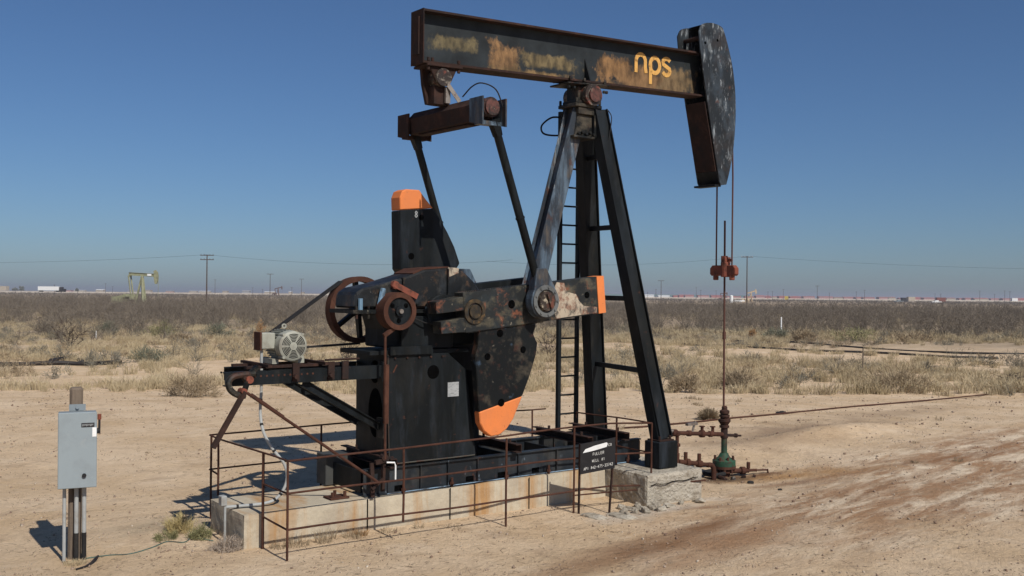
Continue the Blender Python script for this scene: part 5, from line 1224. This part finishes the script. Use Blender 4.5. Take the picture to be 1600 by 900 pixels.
def wire(a, b, sag, label, r=.016):
    bm = NB(); pts = [a.lerp(b, i/14)-Vector((0, 0, sag*4*(i/14)*(1-i/14))) for i in range(15)]; tube(bm, pts, r, 4); o = obj('power_line', bm, rubber); tag(o, label, 'power line')
wire(far(-260, 230, 9.2), pA, 1.0, 'thin power line running left from the two-armed pole'); wire(pA, far(800, 208, 10.0), 1.4, 'thin power line running right from the two-armed pole behind the pumpjack')
wire(far(760, 205, 9.6), pB, 1.3, 'thin power line reaching the tall right pole from the left'); wire(pB, far(1900, 260, 11.5), 1.4, 'thin power line running right from the tall right pole')

def far_pumpjack(px, d, size, col, label, flip=1, tilt=.02, base=0.0):
    """size 1 = a beam 5 m long, parts of their own"""
    p = far(px, d); p.z = base+zg(p.x, p.y) if d < 400 else base
    t = thing('distant_pumpjack', label, 'pumpjack', p); u = right0*flip; n = fwd0; S = size
    def pt(a, z, b=0): return p+u*a*S+n*b*S+Vector((0, 0, z*S))
    def part(nm, f, m=col, par=None):
        bm = NB(); f(bm); return obj(nm, bm, m, par or t)
    bmx = part('walking_beam', lambda b: ibeam(b, pt(-2.7, 5.75-tilt*2.7), pt(2.1, 5.75+tilt*2.1), .32*S, .6*S, .05*S, .05*S))
    def hd(b):
        pts = [(2.1, 6.6), (2.5, 6.75), (2.85, 6.3), (2.98, 5.6), (2.9, 4.8), (2.7, 4.1), (2.35, 4.1), (2.15, 5.2)]
        A = [b.verts.new(pt(x, z+tilt*2.1, -.22)) for x, z in pts]; B = [b.verts.new(pt(x, z+tilt*2.1, .22)) for x, z in pts]; b.faces.new(A); b.faces.new(B[::-1])
        for i in range(len(pts)): j = (i+1) % len(pts); b.faces.new((A[i], B[i], B[j], A[j]))
    part('horse_head', hd)
    for s in (-1, 1): part('leg', lambda b, s=s: bar(b, pt(-.1, 5.4, s*.1), pt(.35, 0, s*.8), .38*S, .3*S))
    part('rear_leg', lambda b: bar(b, pt(-.2, 5.4), pt(-1.4, 0), .3*S, .3*S))
    for s in (-1, 1): part('pitman_arm', lambda b, s=s: bar(b, pt(-2.5, 5.2-tilt*2.5, s*.6), pt(-2.05, 2.0, s*.6), .22*S, .2*S))
    part('equalizer_beam', lambda b: bar(b, pt(-2.5, 5.3-tilt*2.5, -.7), pt(-2.5, 5.3-tilt*2.5, .7), .25*S, .3*S))
    part('gearbox', lambda b: (bar(b, pt(-3.6, 1.7), pt(-2.0, 1.7), .8*S, .7*S), bar(b, pt(-3.3, .9), pt(-2.3, .9), .7*S, .9*S)))
    part('crank_arm', lambda b: bar(b, pt(-2.9, 1.7, -.7), pt(-1.1, 1.75, -.7), .2*S, .45*S))
    part('counterweight', lambda b: bar(b, pt(-2.2, 1.3, -.72), pt(-1.3, 1.4, -.72), .3*S, .9*S))
    part('belt_guard', lambda b: bar(b, pt(-5.0, 1.2, .5), pt(-3.6, 1.5, .5), .1*S, .8*S))
    part('skid_base', lambda b: bar(b, pt(-5.2, .2), pt(1.0, .2), 1.0*S, .4*S))
    part('polished_rod', lambda b: cyl(b, pt(2.95, 0), pt(2.97, 5.4), .035*S, seg=6))
    return t, pt, part
olive = layered('olive_yellow_paint', (.25, .25, .15), [((.12, .11, .07), 2, .5, .68, U, .6)], rough=.7)
cream = layered('cream_paint', (.55, .42, .26), [((.3, .2, .12), 2, .5, .68, U, .6)], rough=.7)
brownp = layered('brown_far_paint', (.12, .07, .05), [], rough=.8)
t, pt, part = far_pumpjack(223, 190, .97, olive, 'olive yellow pumpjack far behind the brush at left', tilt=-.05, base=.5)
part('white_nameplate', lambda b: bar(b, pt(.9, 5.72, -.2), pt(1.7, 5.69, -.2), .03, .35), white)
part('tank', lambda b: (bar(b, pt(-5.6, .9, -.4), pt(-3.5, .9, -.4), 1.0, 1.2)), olive)
far_pumpjack(1174, 560, .98, cream, 'cream pumpjack with raised head far away right of the tall pole', tilt=.30)
far_pumpjack(1131, 780, .95, brownp, 'small dark pumpjack on the horizon just left of the well rod', tilt=.0)
far_pumpjack(435, 900, 1.2, brownp, 'tiny dark pumpjack on the horizon beside a pole left of the drive belt', tilt=.25)
# truck, tanks and vehicles
p = far(77, 700); t = thing('semi_truck', 'long white trailer truck on the horizon at far left', 'truck', (p.x, p.y, 1.6))
bm = NB(); tbox(bm, p, right0, -7.2, 7.0, -1.3, 1.3, 2.75, 5.45); obj('trailer', bm, white, t)
bm = NB(); tbox(bm, p, right0, 7.4, 9.4, -1.2, 1.2, 2.5, 5.1); tbox(bm, p, right0, 9.4, 11.2, -1.1, 1.1, 2.5, 3.9); obj('cab', bm, hose_m, t)
bm = NB()
for a in (-6, -4.9, 5.2, 6.3, 8.2, 10.4): cyl(bm, p+right0*a-fwd0*1.3+Vector((0, 0, 2.25)), p+right0*a+fwd0*1.3+Vector((0, 0, 2.25)), .5, seg=12)
obj('wheel', bm, rubber, t)
def simple(name, px, d, w, h, dep, mat, label, cat, z0=0, roof=None, top=None):
    p = far(px, d); t = thing(name, label, cat, (p.x, p.y, z0))
    bm = NB(); tbox(bm, p, right0, -w/2, w/2, 0, dep, z0, z0+h); obj('wall', bm, mat, t)
    bm = NB(); n = fwd0
    if roof:
        q = [p-right0*(w/2+.4)-n*.4, p+right0*(w/2+.4)-n*.4, p+right0*(w/2+.4)+n*(dep+.4), p-right0*(w/2+.4)+n*(dep+.4)]; rz = Vector((0, 0, z0+h+.02)); r1 = p-right0*(w/2+.4)+n*dep/2+Vector((0, 0, z0+h+(top or 1))); r2 = p+right0*(w/2+.4)+n*dep/2+Vector((0, 0, z0+h+(top or 1)))
        vs = [bm.verts.new(a) for a in [q[0]+rz, q[1]+rz, q[2]+rz, q[3]+rz, r1, r2]]
        for f in ((0, 1, 5, 4), (2, 3, 4, 5), (1, 2, 5), (3, 0, 4), (3, 2, 1, 0)): bm.faces.new([vs[i] for i in f])
        obj('roof', bm, roof, t)
    else: bm.free()
    return t, p
redfar = layered('dusty_red_roof', (.42, .14, .12), [((.3, .16, .15), .2, .45, .6, U, .8)], rough=.8)
pinkfar = layered('pinkish_wall', (.45, .27, .25), [], rough=.8)
tanfar = layered('tan_wall', (.42, .36, .28), [], rough=.9)
greyfar = layered('grey_wall', (.33, .33, .33), [], rough=.8)
def tankf(px, d, r, h, mat, label, z0=0):
    p = far(px, d); bm = NB(); lathe(bm, [(r, z0), (r, z0+h), (r*.5, z0+h+.25), (.1, z0+h+.35)], (p.x, p.y), 16); o = obj('tank', bm, mat, smooth=True); tag(o, label, 'tank')
tankf(1143, 520, .85, 3.4, white, 'white upright tank left of the cream distant pumpjack', .0)
simple('equipment_skid', 1158, 560, 7, 1.1, 2, white, 'low white equipment skid at the foot of the cream distant pumpjack', 'equipment')
def pickup(px, d, col, label, z=0.0):
    p = far(px, d); p.z = z; t = thing('pickup_truck', label, 'truck', p); u = right0
    bm = NB(); tbox(bm, p, u, -2.7, 2.7, -.95, .95, .55, 1.1); tbox(bm, p, u, -.9, 1.1, -.85, .85, 1.101, 1.75); obj('body', bm, col, t, bevel=.08)
    bm = NB()
    for a in (-1.8, 1.8): cyl(bm, p+u*a-fwd0*.95+Vector((0, 0, .4)), p+u*a+fwd0*.95+Vector((0, 0, .4)), .4, seg=12)
    obj('wheel', bm, rubber, t)
pickup(1463, 560, white, 'white pickup truck parked far away below the red machinery at right', .3)
pickup(1404, 620, greydark, 'grey pickup truck far away left of the tan shed at right', .3)
simple('work_rig', 1471, 800, 7, 3.4, 3, redpaint, 'orange red machinery on the horizon at right', 'machinery', .6)
simple('shed', 1425, 760, 5, 3.6, 4, tanfar, 'tan shed on the horizon left of the red machinery', 'shed', .6)
simple('shed', 1419, 800, 9, 3, 4, hose_m, 'dark shed on the horizon right beside a tan shed', 'shed', .6)
simple('warning_sign', 1229, 900, 3.2, 3.2, .3, layered('far_yellow', (.45, .33, .06), [], rough=.8), 'small yellow board on the horizon right of the cream pumpjack', 'sign', .6)
simple('shed', 1586, 900, 5, 2.6, 3, white, 'small white shed on the horizon at the right edge', 'shed', 1.4)
simple('shed', 2, 950, 9, 4.2, 6, tanfar, 'pale tan shed cut by the left edge of the photo', 'shed', 2.4)
# raised road and the strip beyond it
def strip(name, d, z0, z1, dep, mat):
    bm = NB(); a = far(-500, d, 0); b_ = far(2100, d, 0); n = fwd0
    vs = [bm.verts.new(q) for q in (a+Vector((0, 0, z0)), b_+Vector((0, 0, z0)), b_+n*4+Vector((0, 0, z1)), a+n*4+Vector((0, 0, z1)), b_+n*dep+Vector((0, 0, z1)), a+n*dep+Vector((0, 0, z1)))]
    bm.faces.new(vs[:4]); bm.faces.new((vs[3], vs[2], vs[4], vs[5])); o = obj(name, bm, mat); o['kind'] = 'structure'; return o
m_road = layered('pale_caliche_road', (.48, .41, .32), [((.3, .24, .17), .05, .5, .62, U, .5)], rough=.95, bs=0)
strip('road', 1330, -.5, 1.5, 30, m_road)
# long row of red roofed buildings on the right horizon
x = 975
k = 0
while x < 1620:
    wpx = random.choice((9, 12, 15, 19, 24)); d = random.uniform(1420, 1560); wm = wpx*d/1600
    mt = random.choice((redfar, pinkfar, pinkfar, tanfar, redfar)) if x > 1050 else random.choice((tanfar, white, greyfar, pinkfar))
    t, p = simple('long_building', x+wpx/2, d, wm*.92, random.uniform(2.0, 3.2), 12, mt, 'one of the low red-roofed buildings in a row along the right horizon' if x > 1050 else 'one of the low pale buildings on the horizon beside the front post leg', 'building', 1.2, redfar if x > 1050 else random.choice((white, greyfar, redfar)), random.uniform(.6, 1.5))
    t['group'] = 'low red-roofed buildings on the horizon' if x > 1050 else 'low pale buildings on the horizon'
    x += wpx+random.choice((0, 0, 2, 5))
x = 105
while x < 700:
    wpx = random.choice((5, 8, 12, 18)); d = random.uniform(1380, 1500); wm = wpx*d/1600
    t, p = simple('low_building', x, d, wm*.9, random.uniform(1.2, 3.4), 10, random.choice((tanfar, tanfar, pinkfar, greyfar)), 'one of the small pale buildings scattered on the left horizon', 'building', 1.3, random.choice((tanfar, white, greyfar)), random.uniform(.3, 1.2)); t['group'] = 'small pale buildings on the left horizon'
    x += wpx+random.choice((6, 14, 25, 40))
simple('white_building', 563, 1200, 26, 5.0, 12, white, 'white building on the horizon seen through the belt wheel', 'building', 1.2)
for px, d, r_ in ((24, 1300, 3), (33, 1320, 4), (96, 1250, 3.2), (121, 1280, 2.6), (575, 1280, 3)):
    p = far(px, d); t = thing('distant_tree', 'small dark round tree on the left horizon', 'tree', p, 'dark trees on the left horizon')
    bm = NB(); cyl(bm, p, p+Vector((0, 0, 3)), .3, .2, 6); obj('trunk', bm, polewood, t)
    V_ = dome(500, r_, r_, r_*1.3, .5, 1.2)+np.array([p.x, p.y, 2.2])-np.array(p); link_mesh('crown', qmesh('crown', V_, m_sage), [], t)

# thin dusty air over the plain
bm = NB(); box(bm, -9400, 9400, -9400, 9400, -6, 24)
hz = obj('haze', bm, [], None); tag(hz, 'thin dusty haze over the whole plain', 'haze', kind='stuff')
hm = bpy.data.materials.new('dusty_air'); hm.use_nodes = True; ht = hm.node_tree; ht.nodes.clear()
pv = ht.nodes.new('ShaderNodeVolumePrincipled'); pv.inputs['Color'].default_value = (.80, .82, .90, 1); pv.inputs['Density'].default_value = .00027; pv.inputs['Anisotropy'].default_value = .2
ho = ht.nodes.new('ShaderNodeOutputMaterial'); ht.links.new(pv.outputs[0], ho.inputs['Volume']); hz.data.materials.append(hm)
# pieces that are separate in the place become objects of their own
def split_loose(names):
    for o in [o for o in COL.objects if o.type == 'MESH' and o.parent and o.name.split('.')[0] in names]:
        bm = NB(); bm.from_mesh(o.data); seen = set(); isl = []
        for v in bm.verts:
            if v.index in seen: continue
            st = [v]; seen.add(v.index); cur = []
            while st:
                a = st.pop(); cur.append(a.index)
                for e in a.link_edges:
                    b = e.other_vert(a)
                    if b.index not in seen: seen.add(b.index); st.append(b)
            isl.append(set(cur))
        bm.free()
        if len(isl) < 2: continue
        base = o.data
        for k, s_ in enumerate(isl):
            b2 = NB(); b2.from_mesh(base); b2.verts.ensure_lookup_table()
            bmesh.ops.delete(b2, geom=[v for v in b2.verts if v.index not in s_], context='VERTS')
            me = bpy.data.meshes.new(o.name.split('.')[0]); b2.to_mesh(me); b2.free()
            for m in base.materials: me.materials.append(m)
            if k == 0: o.data = me
            else:
                c = o.copy(); c.data = me; c.name = o.name.split('.')[0]; COL.objects.link(c)
split_loose({'gauge_cluster', 'cover_bolt', 'casting_rib', 'weld_bead', 'bracket', 'breather_pipe', 'cross_member', 'access_hole', 'cross_brace', 'bolt_hole', 'web_hole', 'pin_hole', 'lifting_slot', 'stiffener', 'wheel', 'flange_bolt', 'expansion_joint', 'hanger_plate', 'hinge_pin', 'mounting_foot', 'tape_band', 'insulator', 'drive_belt', 'pivot_pin'})
